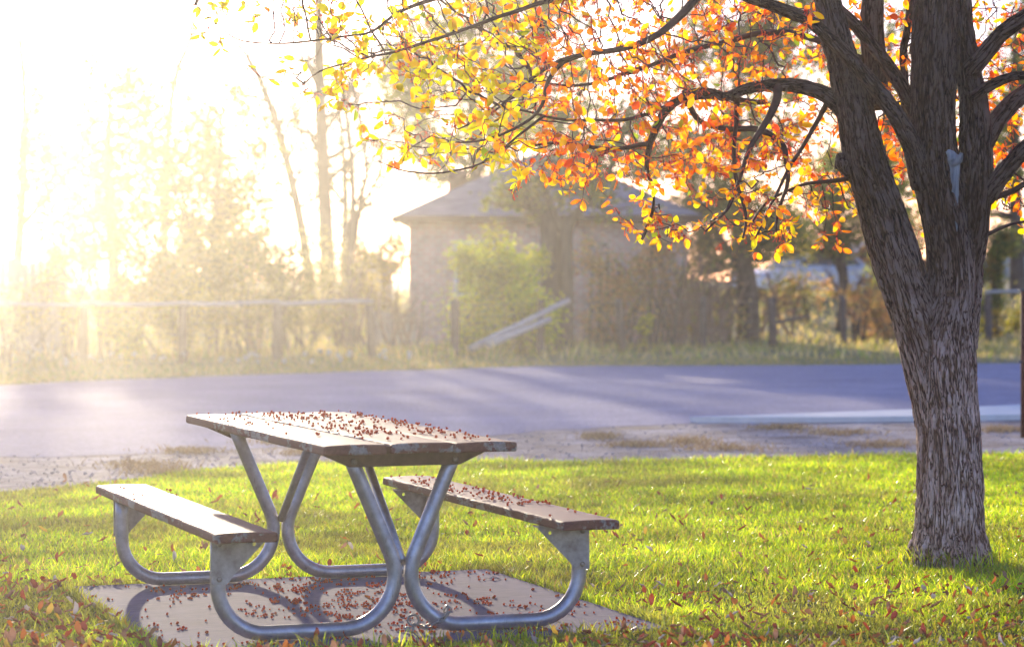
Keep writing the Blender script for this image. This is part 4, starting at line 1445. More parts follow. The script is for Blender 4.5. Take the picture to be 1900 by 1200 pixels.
uvbox('wall', hx0, hx1, HY, HY + 7.5, -.1, ez, M['brick'], house)
rh = hip('roof', hx0, hx1, HY, HY + 7.5, ez - .02, 1.55, .33, M['tin'], house)
for q in range(26):  # corrugation battens on the front slope
    t = (q + .5) / 26
    x = hx0 - .33 + t * (hx1 - hx0 + .66)
fs_ = MB().add(*box(((hx0 + hx1) / 2, HY - .34, ez + .01), (hx1 - hx0 + .7, .03, .15))); fs_.build('fascia', M['ironbrown'], house, smooth=False)
cpx = W(851, 355, HY + 2.2)
chm = MB().add(*box((cpx.x, HY + 2.2, cpx.z - .35), (.46, .46, 1.2))).build('chimney', M['clay'], rh, smooth=False, off=house.location[:])
chm.parent = rh
pot = MB().add(*tube([(cpx.x, HY + 2.2, cpx.z + .24), (cpx.x, HY + 2.2, cpx.z + .36), (cpx.x, HY + 2.2, cpx.z + .5)], [.2, .22, .17], 14)).build('chimney_pot', M['clay'], rh, off=house.location[:])
wa, wb = W(845, 450, HY), W(884, 530, HY)
wf = MB()
wx0, wx1, wz1, wz0 = wa.x, wb.x + .35, wa.z, wa.z - 1.15
for c, s in ((((wx0 + wx1) / 2, HY - .03, wz1), (wx1 - wx0 + .14, .08, .09)), (((wx0 + wx1) / 2, HY - .04, wz0), (wx1 - wx0 + .2, .12, .08)), ((wx0, HY - .028, (wz0 + wz1) / 2), (.09, .07, wz1 - wz0 - .09)), ((wx1, HY - .028, (wz0 + wz1) / 2), (.09, .07, wz1 - wz0 - .09)), (((wx0 + wx1) / 2, HY - .025, (wz0 + wz1) / 2), (wx1 - wx0 - .1, .05, .06))):
    wf.add(*box(c, s))
win = wf.build('window', M['white'], house, smooth=False)
MB().add(*box(((wx0 + wx1) / 2, HY - .008, (wz0 + wz1) / 2), (wx1 - wx0 - .05, .012, wz1 - wz0 - .05))).build('pane', M['darkglass'], win, smooth=False, off=house.location[:])
# plank fences and a small shed
def plank_fence(name, label, px0, px1, Y, top_py, bw_, cat, mat):
    a, b_ = W(px0, 600, Y), W(px1, 600, Y)
    o = empty(name, ((a.x + b_.x) / 2, Y, float(terrain(a.x, Y)))); tag(o, label, cat)
    zt = W((px0 + px1) / 2, top_py, Y).z; z0 = float(terrain(a.x, Y)) - .03
    mb = MB(); x = a.x
    while x < b_.x:
        hh_ = zt + .05 * rs.normal() * .5
        mb.add(*box((x + bw_ / 2, Y + .004 * rs.normal(), (z0 + hh_) / 2), (bw_ * .93, .022, hh_ - z0)))
        x += bw_
    mb.build('boarding', mat, o, smooth=False)
    for z in (z0 + .35, zt - .3):
        MB().add(*box(((a.x + b_.x) / 2, Y + .05, z), (b_.x - a.x, .05, .09))).build('rail', mat, o, smooth=False)
    return o


plank_fence('board_fence', 'tall pale board fence behind the bushes at the sunny end', -200, 112, 51, 482, .15, 'fence', M['boards'])
plank_fence('board_fence', 'short grey board fence left of the brick house wall', 690, 772, 53, 580, .13, 'fence', M['boards'])
sY = 66
s0, s1 = W(655, 520, sY), W(722, 520, sY)
shed = empty('shed', ((s0.x + s1.x) / 2, sY, .2)); tag(shed, 'small white shed half hidden by bare brush beside the house', 'shed')
uvbox('wall', s0.x, s1.x, sY, sY + 2, 0, W(690, 505, sY).z, M['white'], shed)
hip('roof', s0.x, s1.x, sY, sY + 2, W(690, 505, sY).z - .01, .45, .15, M['white'], shed, .1)

# ------------------------------------------------------------------ vehicles on the rise behind the fence


def extr(prof, w0, w1=None, zsplit=None):
    """Side profile (x, z) extruded across y; upper points pulled in to w1."""
    w1 = w0 if w1 is None else w1
    n_ = len(prof); zs = [p[1] for p in prof]; zlo, zhi = min(zs), max(zs)
    v = []
    for s in (-1, 1):
        for x, z in prof:
            t = (z - zlo) / (zhi - zlo)
            v.append((x, s * (w0 + (w1 - w0) * t) / 2, z))
    f = [list(range(n_))[::-1], [n_ + q for q in range(n_)]]
    for q in range(n_):
        f.append([q, (q + 1) % n_, n_ + (q + 1) % n_, n_ + q])
    return v, f


def wheel(parent, x, y, r, s):
    t_ = MB()
    P = [(x, y - .1, r), (x, y - .09, r), (x, y + .09, r), (x, y + .1, r)]
    t_.add(*tube(P, [r * .9, r, r, r * .9], 26))
    wo = t_.build('wheel', M['tyre'], parent, off=(0, 0, 0))
    MB().add(*tube([(x, y + s * .085, r), (x, y + s * .106, r), (x, y + s * .108, r)], [r * .62, r * .6, r * .3], 20)).build('rim', M['rim'], wo, off=(0, 0, 0))


def car(name, label, cat, px, Y, rz, paint, kind):
    x = (px - 950) / F * Y
    o = empty(name, (x, Y, float(terrain(x, Y)) - .03), rz); tag(o, label, cat)
    if kind == 'sedan':
        low = [(-2.2, .35), (-2.25, .75), (-2.1, .92), (-1.3, .96), (1.0, .95), (1.9, .84), (2.2, .68), (2.25, .35), (1.85, .25), (-1.9, .25)]
        cab = [(-1.55, .95), (-1.0, 1.40), (-.6, 1.46), (.25, 1.45), (.6, 1.36), (1.15, .95)]
        wins = [[(-1.25, 1.0), (-.92, 1.34), (-.42, 1.39), (-.42, 1.0)], [(-.34, 1.0), (-.34, 1.39), (.25, 1.38), (.5, 1.3), (.92, 1.0)]]
        front, rear = ((1.13, .98), (.62, 1.34)), ((-1.53, .98), (-1.03, 1.38))
        wx, r, wd = (1.38, -1.35), .32, 1.74
    else:
        low = [(-2.6, .55), (-2.65, 1.0), (-2.6, 1.12), (2.0, 1.12), (2.5, 1.02), (2.6, .8), (2.6, .5), (2.2, .42), (-2.3, .42)]
        cab = [(-.75, 1.11), (-.62, 1.66), (-.5, 1.76), (.6, 1.76), (.75, 1.7), (1.35, 1.11)]
        wins = [[(-.6, 1.16), (-.5, 1.62), (.1, 1.66), (.1, 1.16)], [(.18, 1.16), (.18, 1.66), (.62, 1.64), (1.1, 1.16)]]
        front, rear = ((1.33, 1.15), (.77, 1.66)), ((-.74, 1.15), (-.63, 1.62))
        wx, r, wd = (1.7, -1.6), .40, 1.9
    bm_ = MB(); bm_.add(*extr(low, wd)); bm_.add(*extr(cab, wd - .06, wd - .42))
    bo = bm_.build('body', paint, o, smooth=False, off=(0, 0, 0)); bevel_mesh(bo.data, .045, 3)
    zlo, zhi = min(p[1] for p in cab), max(p[1] for p in cab)
    yw = lambda z, s: s * ((wd - .06) + ((wd - .42) - (wd - .06)) * (z - zlo) / (zhi - zlo)) / 2
    for s in (-1, 1):
        for wn in wins:
            a_ = [(p[0], yw(p[1], s) + s * .006, p[1]) for p in wn]; b__ = [(p[0], yw(p[1], s) - s * .01, p[1]) for p in wn]
            n_ = len(wn)
            MB().add(a_ + b__, [list(range(n_)), list(range(n_, 2 * n_))[::-1]] + [[q, (q + 1) % n_, n_ + (q + 1) % n_, n_ + q] for q in range(n_)]).build('side_window', M['darkglass'], o, smooth=False, off=(0, 0, 0))
        for x_ in wx:
            wheel(o, x_, s * (wd / 2 - .09), r, s)
        fx = low[5][0] + .2 if kind == 'sedan' else 2.56
        fz = .70 if kind == 'sedan' else .86
        h_ = MB().add(*box((fx + .05, s * (wd / 2 - .28), fz), (.12, .34, .15))).build('headlight', M['lamp'], o, smooth=False, off=(0, 0, 0)); bevel_mesh(h_.data, .03, 2)
        t_ = MB().add(*box((low[1][0], s * (wd / 2 - .2), fz + .08), (.08, .26, .16))).build('tail_light', M['carred'], o, smooth=False, off=(0, 0, 0)); bevel_mesh(t_.data, .02, 2)
    for nm, (p, q_) in (('windscreen', front), ('rear_window', rear)):
        sg = 1 if nm == 'windscreen' else -1
        v = [(p[0] + sg * .012, yw(p[1], -1) + .08, p[1]), (p[0] + sg * .012, yw(p[1], 1) - .08, p[1]), (q_[0] + sg * .012, yw(q_[1], 1) - .05, q_[1]), (q_[0] + sg * .012, yw(q_[1], -1) + .05, q_[1])]
        v2 = [(a_ - sg * .03, b__, c_) for a_, b__, c_ in v]
        MB().add(v + v2, [[0, 1, 2, 3], [7, 6, 5, 4], [0, 4, 5, 1], [1, 5, 6, 2], [2, 6, 7, 3], [3, 7, 4, 0]]).build(nm, M['darkglass'], o, smooth=False, off=(0, 0, 0))
    return o


car('parked_car', 'pale silver parked car seen through the junipers behind the fence', 'car', 1505, 78, math.radians(205), M['carwhite'], 'sedan')
car('parked_truck', 'dark red pickup parked just behind the pale silver car', 'pickup', 1632, 86, math.radians(196), M['carred'], 'pickup')
car('parked_truck', 'pale blue pickup partly hidden by greenery beside the rusty post', 'pickup', 1905, 84, math.radians(170), M['carblue'], 'pickup')

# ------------------------------------------------------------------ far vegetation


def grow(mb, p, d, L, r, depth, sides=5, droop=0.0, spread=.6, kidsn=(3, 5), col=(1, 1, 1), tips=None):
    """A crooked branch that forks down to twigs."""
    p = np.array(p, float); d = np.array(d, float); d /= np.linalg.norm(d)
    n_ = max(3, int(4 + depth)); P = [p]; R = [r]
    for q in range(n_):
        d = d + rs.normal(size=3) * .13 + np.array([0, 0, droop]); d /= np.linalg.norm(d)
        P.append(P[-1] + d * L / n_); R.append(r * (1 - .75 * (q + 1) / n_))
    mb.add(*tube(P, R, sides, cap=False), col=col)
    if tips is not None and depth <= 1:
        tips += P[1:]
    if depth <= 0: return
    for _ in range(rs.randint(kidsn[0], kidsn[1] + 1)):
        t = .25 + .75 * rs.rand(); k_ = min(n_, int(t * n_))
        nd = (P[k_] - P[k_ - 1]); nd = nd / np.linalg.norm(nd) + rs.normal(size=3) * spread
        grow(mb, P[k_], nd, L * (.38 + .3 * rs.rand()), max(R[k_] * .6, .004), depth - 1, 4 if depth < 3 else 5, droop, spread, kidsn, col, tips)


def leaves_at(mb, pts, size, cols):
    n_ = len(pts)
    a = rs.normal(size=(n_, 3)); a /= np.linalg.norm(a, axis=1)[:, None]
    b_ = rs.normal(size=(n_, 3)); b_ -= a * (a * b_).sum(1)[:, None]; b_ /= np.linalg.norm(b_, axis=1)[:, None]
    s = size * (.6 + .8 * rs.rand(n_))[:, None]
    V = np.stack([pts - a * s * .5, pts + b_ * s * .27, pts + a * s * .5, pts - b_ * s * .27], 1)
    f = (np.arange(n_) * 4)[:, None] + np.arange(4)[None]
    mb.add(V.reshape(-1, 3), f, np.repeat(cols, 4, 0))


DENS = 1.9


def veg(name, label, cat, Y, blobs, n, size, pal, trunks=(), dens=DENS, group=None, clump=.32, dyf=1.0, stems=0, gaps=1.0, limb=True):
    """A tree or shrub: blobs are (px, py, rx, ry) of its crown, trunks are px paths with widths."""
    bl = []
    for bx_, by_, rx, ry in blobs:
        c = W(bx_, by_, Y); bl.append((np.array(c), rx / pxm(Y), ry / pxm(Y)))
    cx = trunks[0][0][0] if trunks else blobs[0][0]
    x0 = W(cx, 600, Y).x
    o = empty(name, (x0, Y, float(terrain(x0, Y)) - .03)); tag(o, label, cat, group)
    z0 = float(terrain(x0, Y)) - .05
    tm_ = MB(); tpts = []
    for tr in trunks:
        P, R = [], []
        for s in tr:
            P.append(W(s[0], s[1], Y + (s[3] if len(s) > 3 else 0))); R.append(s[2] / 2 / pxm(Y))
        P = np.array([list(p) for p in P])
        q = np.array(spline([(*a, b_) for a, b_ in zip(P, R)], 6))
        q[0, 2] = min(q[0, 2], z0) if tr is trunks[0] or tr[0][1] > 560 else q[0, 2]
        tm_.add(*tube(q[:, :3], np.maximum(q[:, 3], .006), 10))
        tpts += list(zip(q[2:, :3], q[2:, 3]))
    if not trunks:
        for _ in range(max(3, stems)):
            c, rx, ry = bl[rs.randint(len(bl))]
            p0 = np.array([c[0] + rs.normal() * rx * .3, Y + rs.normal() * rx * .25, z0]); p1 = c + rs.normal(size=3) * np.array([rx, rx, ry]) * .4
            q = np.array(spline([p0, p0 * .5 + p1 * .5 + np.array([0, 0, .1 * ry]), p1], 5))
            tm_.add(*tube(q, np.linspace(.03, .01, len(q)), 6)); tpts += [(a, .02) for a in q[1:]]
    lm = MB()
    area = sum(rx * ry for _, rx, ry in bl)
    pal_c = np.array([p[0] for p in pal]); pal_w = np.array([p[1] for p in pal], float); pal_w /= pal_w.sum()
    TP = np.array([a for a, _ in tpts]); TR = np.array([r for _, r in tpts])
    for c, rx, ry in bl:
        nb = int(n * dens * rx * ry / area)
        kc = max(5, int(9 * gaps * max(rx / ry, ry / rx) ** .5 / clump * .5))
        cc = rs.normal(size=(kc, 3)); cc /= np.linalg.norm(cc, axis=1)[:, None]; cc *= rs.rand(kc, 1) ** (1 / 2.2)
        cc = c + cc * np.array([rx, rx * dyf, ry])
        if limb and len(TP):
            for p in cc:
                d = np.linalg.norm(TP - p, axis=1) + np.maximum(0, TP[:, 2] - p[2]) * 1.0; k_ = d.argmin()
                m_ = (TP[k_] + p) / 2 + np.array([0, 0, -.08 * d[k_]]) + rs.normal(size=3) * .06 * d[k_]
                tm_.add(*tube(spline([TP[k_], m_, p], 4), np.linspace(min(.05, max(.012, TR[k_] * .5)), .008, 9), 5, cap=False))
        wt = .4 + rs.rand(kc); wt /= wt.sum()
        clump_tone = .7 + .6 * rs.rand(kc)  # random tone of each leaf clump
        ch = rs.choice(kc, nb, p=wt)
        sp = clump * np.array([rx, rx * dyf, ry]) * (.6 + .8 * rs.rand(kc, 1))
        pts = cc[ch] + rs.normal(size=(nb, 3)) * sp[ch] * .62
        pts[:, 2] = np.maximum(pts[:, 2], z0 + .05)
        pc = rs.choice(len(pal), (kc,), p=pal_w)
        own = np.where(rs.rand(nb) < .6, pc[ch], rs.choice(len(pal), nb, p=pal_w))
        cols = pal_c[own] * (clump_tone[ch] * (.75 + .5 * rs.rand(nb)))[:, None]
        leaves_at(lm, pts, size, cols)
    tm_.build('trunk' if trunks else 'stem', M['twigbg'], o)
    lm.build('crown' if trunks else 'foliage', M['bgleaf'], o, smooth=False)
    return o


OLIVE = [((.24, .25, .03), 3), ((.38, .36, .04), 3), ((.52, .44, .05), 2), ((.14, .16, .03), 2)]
GOLD = [((.78, .62, .05), 3), ((.60, .55, .05), 3), ((.42, .38, .05), 2), ((.80, .52, .08), 1)]
LIME = [((.72, .76, .02), 4), ((.86, .76, .02), 3), ((.44, .52, .03), 2)]
DARK = [((.11, .17, .04), 4), ((.20, .26, .05), 3), ((.34, .36, .05), 2)]
JUNI = [((.12, .17, .04), 4), ((.24, .28, .05), 3), ((.48, .40, .06), 2), ((.55, .31, .06), 1)]
RUSS = [((.62, .30, .12), 3), ((.76, .40, .14), 2), ((.48, .38, .10), 2), ((.85, .60, .18), 1)]
PALE = [((.62, .52, .20), 3), ((.72, .60, .26), 2), ((.50, .44, .12), 2)]

g2 = 'trees beyond the fence'
veg('tree', 'tall thin leaved tree in the brightest glare by the board fence', 'tree', 62, [(200, 250, 95, 160), (130, 380, 90, 120), (265, 200, 60, 90), (60, 300, 70, 130), (230, 330, 90, 100)], 6000, .14, OLIVE, [[(215, 640, 26), (210, 480, 22), (200, 330, 16), (205, 170, 8)], [(210, 480, 12), (150, 380, 9), (95, 300, 5)]], dens=1.3, gaps=1.5, clump=.28)
veg('tree', 'round golden olive tree left of the bare trunks', 'tree', 55, [(400, 260, 105, 115), (330, 350, 90, 110), (450, 380, 80, 110), (370, 460, 120, 80)], 7000, .13, OLIVE + GOLD, [[(390, 640, 24), (395, 500, 20), (400, 380, 14), (410, 250, 7)], [(395, 500, 12), (340, 400, 8), (320, 320, 5)]], dens=1.3, gaps=1.6, clump=.28)
veg('tree', 'slender golden tree showing between the bare trunks left of the house', 'tree', 66, [(610, 300, 80, 120), (700, 340, 60, 110), (545, 220, 60, 90), (660, 200, 60, 80)], 3200, .13, GOLD + OLIVE, [[(640, 640, 18), (640, 480, 15), (640, 330, 11), (630, 200, 6)], [(640, 430, 9), (700, 330, 6), (710, 260, 3)], [(640, 380, 8), (570, 280, 5), (545, 200, 3)]], dens=.6, gaps=1.8, clump=.26)
veg('tree', 'tall green leafy tree filling the sky above the house roof', 'tree', 74, [(870, 90, 150, 150), (760, 170, 90, 120), (950, 230, 130, 120), (1010, 60, 120, 150), (840, 300, 110, 70)], 12000, .17, OLIVE + [((.35, .40, .04), 4), ((.48, .46, .05), 2)], dens=1.5, trunks=[[(890, 620, 34), (885, 420, 30), (880, 250, 22), (870, 60, 10)], [(885, 420, 16), (790, 250, 11), (760, 150, 6)], [(880, 330, 16), (960, 200, 11), (1000, 60, 6)]], gaps=2.0, clump=.26)
veg('tree', 'twin trunked tree standing in front of the brick house', 'tree', 51, [(1130, 330, 110, 80), (1010, 350, 60, 60), (1070, 250, 130, 90), (1180, 250, 100, 110), (945, 370, 50, 45)], 4600, .11, OLIVE + DARK + [((.34, .38, .04), 3)], [[(1022, 640, 40), (1020, 540, 36), (1018, 430, 34), (985, 375, 18), (962, 310, 11), (950, 250, 7)], [(1048, 640, 36), (1050, 530, 32), (1050, 430, 28), (1085, 380, 16), (1130, 320, 10), (1160, 250, 6)], [(1040, 430, 20), (1010, 350, 12), (1000, 280, 8)]], gaps=1.6, clump=.28)
veg('tree', 'dense dark green tree behind the orange crown', 'tree', 78, [(1330, 90, 130, 130), (1300, 270, 90, 80), (1450, 60, 110, 130), (1420, 260, 110, 80)], 9000, .18, DARK + OLIVE, dens=1.45, trunks=[[(1370, 620, 36), (1370, 420, 30), (1365, 250, 22), (1370, 60, 10)], [(1370, 400, 14), (1300, 280, 9), (1290, 180, 6)]], gaps=1.8, clump=.27)
veg('tree', 'dark green tree seen between the two main stems', 'tree', 82, [(1650, 190, 130, 180), (1700, 330, 110, 120), (1560, 330, 80, 100)], 8000, .18, DARK + OLIVE + LIME, dens=1.0, trunks=[[(1650, 600, 36), (1650, 420, 28), (1645, 220, 18), (1650, 60, 10)]], gaps=1.7, clump=.28)
veg('tree', 'green tree behind the limbs nearest the rusty post', 'tree', 80, [(1870, 200, 90, 160), (1850, 350, 80, 90), (1920, 60, 90, 120)], 6000, .18, DARK + OLIVE, dens=1.0, trunks=[[(1890, 600, 34), (1885, 400, 26), (1880, 200, 16), (1885, 60, 10)]], gaps=1.7, clump=.28)
gj = 'junipers behind the fence'
veg('juniper_tree', 'dark juniper with thick trunk standing left of the pale car', 'tree', 58, [(1370, 400, 100, 75), (1320, 360, 80, 70), (1430, 440, 80, 55), (1310, 460, 60, 60)], 11000, .08, JUNI, [[(1388, 632, 46), (1388, 560, 42), (1380, 480, 34), (1370, 400, 20), (1365, 340, 8)], [(1385, 520, 20), (1330, 430, 12), (1300, 370, 6)]], gaps=2.2, clump=.25)
veg('juniper_tree', 'ragged juniper right in front of the parked cars', 'tree', 62, [(1545, 380, 75, 90), (1490, 440, 70, 50), (1570, 440, 60, 40)], 6500, .08, JUNI, [[(1560, 620, 22), (1566, 540, 20), (1560, 460, 16), (1555, 360, 9), (1552, 300, 4)], [(1566, 520, 12), (1530, 440, 8), (1500, 410, 4)]], gaps=1.8, clump=.26)
veg('juniper_tree', 'slender green juniper close behind the forked trunk', 'tree', 64, [(1665, 430, 55, 110), (1650, 520, 50, 60)], 4200, .08, JUNI + LIME, [[(1662, 620, 18), (1664, 540, 16), (1662, 440, 10), (1660, 350, 4)]], gaps=1.6, clump=.27)
veg('juniper_tree', 'leafy dark juniper beside the pale blue pickup', 'tree', 60, [(1845, 500, 38, 70), (1860, 440, 40, 40), (1835, 570, 30, 30)], 3200, .085, JUNI + DARK, [[(1840, 630, 16), (1843, 560, 14), (1846, 480, 9), (1850, 420, 4)]], gaps=1.5, clump=.28)
veg('shrub', 'golden leafy bush behind the second fence post', 'shrub', 47, [(330, 570, 80, 70), (260, 520, 70, 70)], 4200, .075, GOLD + PALE, stems=8, gaps=1.4)
veg('shrub', 'pale golden bush between the second and third fence posts', 'shrub', 48, [(440, 560, 90, 85), (400, 480, 80, 60)], 4600, .075, GOLD + PALE + OLIVE, stems=9, gaps=1.4)
veg('shrub', 'hazy olive bush behind the third fence post', 'shrub', 50, [(560, 560, 80, 80), (530, 480, 70, 60)], 3200, .075, PALE + OLIVE, stems=10, gaps=1.4)
veg('shrub', 'glowing bush in front of the tall board fence', 'shrub', 49, [(60, 560, 60, 60), (130, 470, 60, 70), (200, 440, 70, 70)], 3000, .075, PALE + GOLD, stems=7, gaps=1.4)
veg('shrub', 'bright yellow green bush against the brick house wall', 'shrub', 48.9, [(925, 570, 85, 80), (900, 500, 65, 65), (960, 520, 60, 65), (890, 620, 60, 35), (1000, 600, 50, 50)], 9000, .075, LIME, stems=10, gaps=1.8, dyf=.6)
veg('shrub', 'tall dim hedge bush farthest back beneath the leaning leafless trunk', 'shrub', 61, [(520, 560, 90, 90), (600, 570, 90, 80), (450, 530, 80, 90)], 2000, .10, OLIVE + PALE, stems=10, gaps=1.5)
veg('shrub', 'tall dim hedge bush behind the first two fence posts', 'shrub', 60, [(240, 560, 110, 90), (150, 560, 90, 80), (330, 530, 80, 90)], 2200, .10, OLIVE + GOLD, stems=10, gaps=1.5)
veg('shrub', 'pale leafy bush between the small white shed and the thin trunks', 'shrub', 58, [(690, 570, 70, 70), (650, 500, 50, 70), (725, 470, 35, 60)], 3200, .09, PALE + GOLD, stems=8, gaps=1.5)
veg('shrub', 'brown leaved bush behind the wire right of the thick juniper trunk', 'shrub', 66, [(1450, 560, 60, 50), (1500, 540, 50, 40)], 900, .09, RUSS + OLIVE, stems=12, gaps=1.3)
veg('sapling', 'small yellow leaved sapling right of the first fence post', 'sapling', 43.6, [(215, 600, 38, 40), (240, 640, 30, 28), (190, 575, 22, 20)], 1100, .07, [((.75, .62, .04), 3), ((.60, .60, .05), 2)], stems=5, gaps=1.0)
veg('sapling', 'small yellow leaved sapling left of the first fence post', 'sapling', 43.4, [(132, 590, 22, 40), (122, 570, 14, 20)], 420, .07, [((.75, .62, .04), 3), ((.70, .66, .10), 2)], stems=4, gaps=1.0)
veg('sapling', 'white flecked weedy sapling at the glare end of the fence', 'sapling', 42.9, [(15, 590, 30, 50)], 420, .07, [((.8, .76, .5), 3), ((.70, .66, .20), 2)], stems=4, gaps=1.0)
veg('sapling', 'tiny bright yellow seedling right of the leaning rails', 'sapling', 49.6, [(1195, 610, 16, 30), (1205, 590, 10, 12)], 150, .06, [((.80, .70, .04), 3), ((.62, .62, .05), 2)], stems=3, gaps=.8)
veg('sapling', 'small orange yellow sapling near the rusty post', 'sapling', 58.5, [(1855, 590, 16, 32), (1845, 625, 16, 16)], 220, .06, [((.75, .50, .04), 3), ((.70, .38, .05), 1)], stems=3, gaps=.8)
veg('shrub', 'russet leaved bush between the twin trunks and the dark juniper', 'shrub', 54, [(1160, 540, 90, 85), (1110, 590, 60, 50), (1220, 470, 70, 70), (1100, 480, 50, 60)], 3200, .08, RUSS, stems=22, gaps=1.4)
veg('shrub', 'dark green and brown bush between the house end and the thick juniper trunk', 'shrub', 57, [(1300, 540, 60, 85), (1265, 600, 55, 45), (1345, 590, 40, 50)], 2500, .075, JUNI + RUSS, stems=16, gaps=1.5)
veg('shrub', 'low reddish brush right of the last sunny post', 'shrub', 57, [(1640, 590, 50, 55), (1600, 560, 40, 50)], 1300, .07, RUSS, stems=20, gaps=1.2)
veg('shrub', 'low green bush growing under the pale blue pickup', 'shrub', 61, [(1890, 600, 40, 30), (1820, 610, 30, 25)], 1200, .07, OLIVE + GOLD, stems=6, gaps=1.2)


def bare(name, label, cat, Y, stems_, depth, Lf, mat='twigbg', group=None, spread=.55, up=.03, kids_=(3, 5)):
    x0 = W(stems_[0][0][0], 600, Y).x
    o = empty(name, (x0, Y, float(terrain(x0, Y)) - .03)); tag(o, label, cat, group)
    mb = MB(); tw_ = MB()
    for tr in stems_:
        P = [W(s[0], s[1], Y) for s in tr]; R = [s[2] / 2 / pxm(Y) for s in tr]
        q = np.array(spline([(*a, b_) for a, b_ in zip(P, R)], 7))
        if tr[0][1] > 560: q[0, 2] = min(q[0, 2], float(terrain(x0, Y)) - .06)
        mb.add(*tube(q[:, :3], np.maximum(q[:, 3], .005), 10))
        n_ = len(q)
        for k_ in range(int(n_ * .35), n_, 2):
            for _ in range(rs.randint(1, 3)):
                d = (q[k_, :3] - q[k_ - 1, :3]); d = d / np.linalg.norm(d) + rs.normal(size=3) * spread * 1.4
                grow(tw_, q[k_, :3], d, Lf * (.5 + .7 * rs.rand()), max(.006, q[k_, 3] * .45), depth, 4, up, spread, kids_)
    mb.build('trunk', M[mat], o)
    tw_.build('twig_network', M[mat], o, smooth=False)
    return o


bare('bare_tree', 'leafless tree with a trunk leaning over to the left', 'tree', 58, [[(585, 640, 22), (575, 520, 19), (555, 400, 17), (530, 290, 15), (500, 190, 12), (465, 115, 9), (430, 70, 6)], [(500, 190, 8), (450, 175, 6), (400, 170, 3)]], 2, 1.4)
bare('bare_tree', 'straight thick trunked leafless tree beside the leaning one', 'tree', 60, [[(612, 640, 32), (608, 500, 29), (602, 360, 26), (596, 220, 23), (592, 100, 19), (590, -20, 13), (588, -120, 8)], [(598, 250, 9), (640, 190, 6), (665, 120, 3)]], 2, 1.6)
bare('bare_tree', 'thin double stemmed leafless tree left of the house', 'tree', 56, [[(655, 640, 16), (648, 500, 13), (655, 360, 11), (645, 230, 8), (622, 120, 5)], [(650, 480, 11), (672, 360, 9), (680, 310, 8), (662, 190, 6), (645, 80, 4)], [(680, 310, 6), (720, 260, 4), (760, 200, 2)]], 2, 1.1)
bare('bare_tree', 'faint leafless tree reaching up at the brightest edge', 'tree', 63, [[(20, 640, 22), (35, 450, 18), (45, 280, 13), (42, 120, 9), (20, 0, 6)], [(45, 260, 8), (65, 150, 5), (60, 60, 3)], [(40, 420, 10), (150, 300, 6), (250, 260, 4)]], 2, 1.5)
bare('bare_tree', 'dead branching snag rising behind the golden olive tree', 'tree', 64, [[(300, 640, 20), (305, 450, 16), (310, 280, 12), (325, 145, 9), (350, 80, 7), (362, 20, 4)], [(320, 160, 6), (300, 130, 4), (290, 115, 2)]], 1, 1.0)
bare('dead_shrub', 'pale cluster of bare cut sticks above the first fence post', 'shrub', 44.5, [[(146, 660, 9), (148, 600, 8), (150, 556, 7), (112, 525, 5), (85, 528, 3)], [(150, 560, 6), (140, 510, 5), (128, 485, 3)], [(150, 560, 6), (152, 500, 5), (155, 478, 3)], [(150, 560, 6), (165, 510, 5), (182, 484, 3)], [(150, 560, 5), (120, 505, 4), (98, 492, 3)]], 0, .22, 'brushwood')
gb = 'bare brush thickets behind the fence'
for (px, Y, hgt, nst, lab) in ((470, 49, 150, 8, 'bare twiggy brush in the haze behind the third post'), (640, 50.5, 150, 12, 'bare twiggy brush round the thin leafless stems'), (735, 51.5, 110, 8, 'low bare brush in front of the house corner'), (1150, 54.5, 150, 10, 'bare brown brush behind the russet bush'), (1255, 55, 160, 14, 'tall bare brush left of the thick juniper trunk'), (1320, 56, 140, 12, 'bare brush crowding the thick juniper trunk'), (1440, 60, 130, 8, 'thin bare brush between two fence posts near the pale car'), (1610, 59, 140, 12, 'bare brush at the foot of the ragged juniper'), (1680, 60, 110, 8, 'bare brush showing beside the forked trunk')):
    st = []
    for _ in range(nst):
        b0 = px + rs.normal() * 22; tp = b0 + rs.normal() * 45; hh_ = hgt * (.55 + .5 * rs.rand())
        yb_ = 519 + F * (H - float(terrain(0, Y))) / Y
        st.append([(b0, yb_ + 4, 7), ((b0 + tp) / 2 + rs.normal() * 8, yb_ - hh_ * .5, 5), (tp, yb_ - hh_, 2.5)])
    bare('brush_thicket', lab, 'brush', Y, st, 1, .55, 'brushwood', None, .6, .02, (2, 3))
# a fallen grey limb lying behind the fence
pole('fallen_branch', 'thin grey bough arching over the grass right of the thick juniper trunk', W(1432, 600, 56.5), W(1500, 585, 57.5), .05, .03, M['postwood'], 'branch')

# ------------------------------------------------------------------ morning haze: the air over the whole place
HAZE_B, HAZE_L = 0.0002, 0.0054
m, t, out = nt('sunlit_haze')
vs = N(t, 'ShaderNodeVolumeScatter')
vs.inputs['Color'].default_value = (1.0, 0.94, 0.84, 1)
vs.inputs['Anisotropy'].default_value = 0.80
tc = N(t, 'ShaderNodeTexCoord'); sx_ = N(t, 'ShaderNodeSeparateXYZ'); t.links.new(tc.outputs['Object'], sx_.inputs[0])
mx = N(t, 'ShaderNodeMapRange', interpolation_type='SMOOTHSTEP')
for k_, v_ in ((1, 5.5), (2, -8.5), (3, 0.0), (4, 1.0)): mx.inputs[k_].default_value = v_
t.links.new(sx_.outputs[0], mx.inputs[0])
mz = N(t, 'ShaderNodeMapRange')
for k_, v_ in ((1, 0.8), (2, 5.2), (3, 1.0), (4, 0.05)): mz.inputs[k_].default_value = v_
t.links.new(sx_.outputs[2], mz.inputs[0])
mm = N(t, 'ShaderNodeMath', operation='MULTIPLY'); t.links.new(mx.outputs[0], mm.inputs[0]); t.links.new(mz.outputs[0], mm.inputs[1])
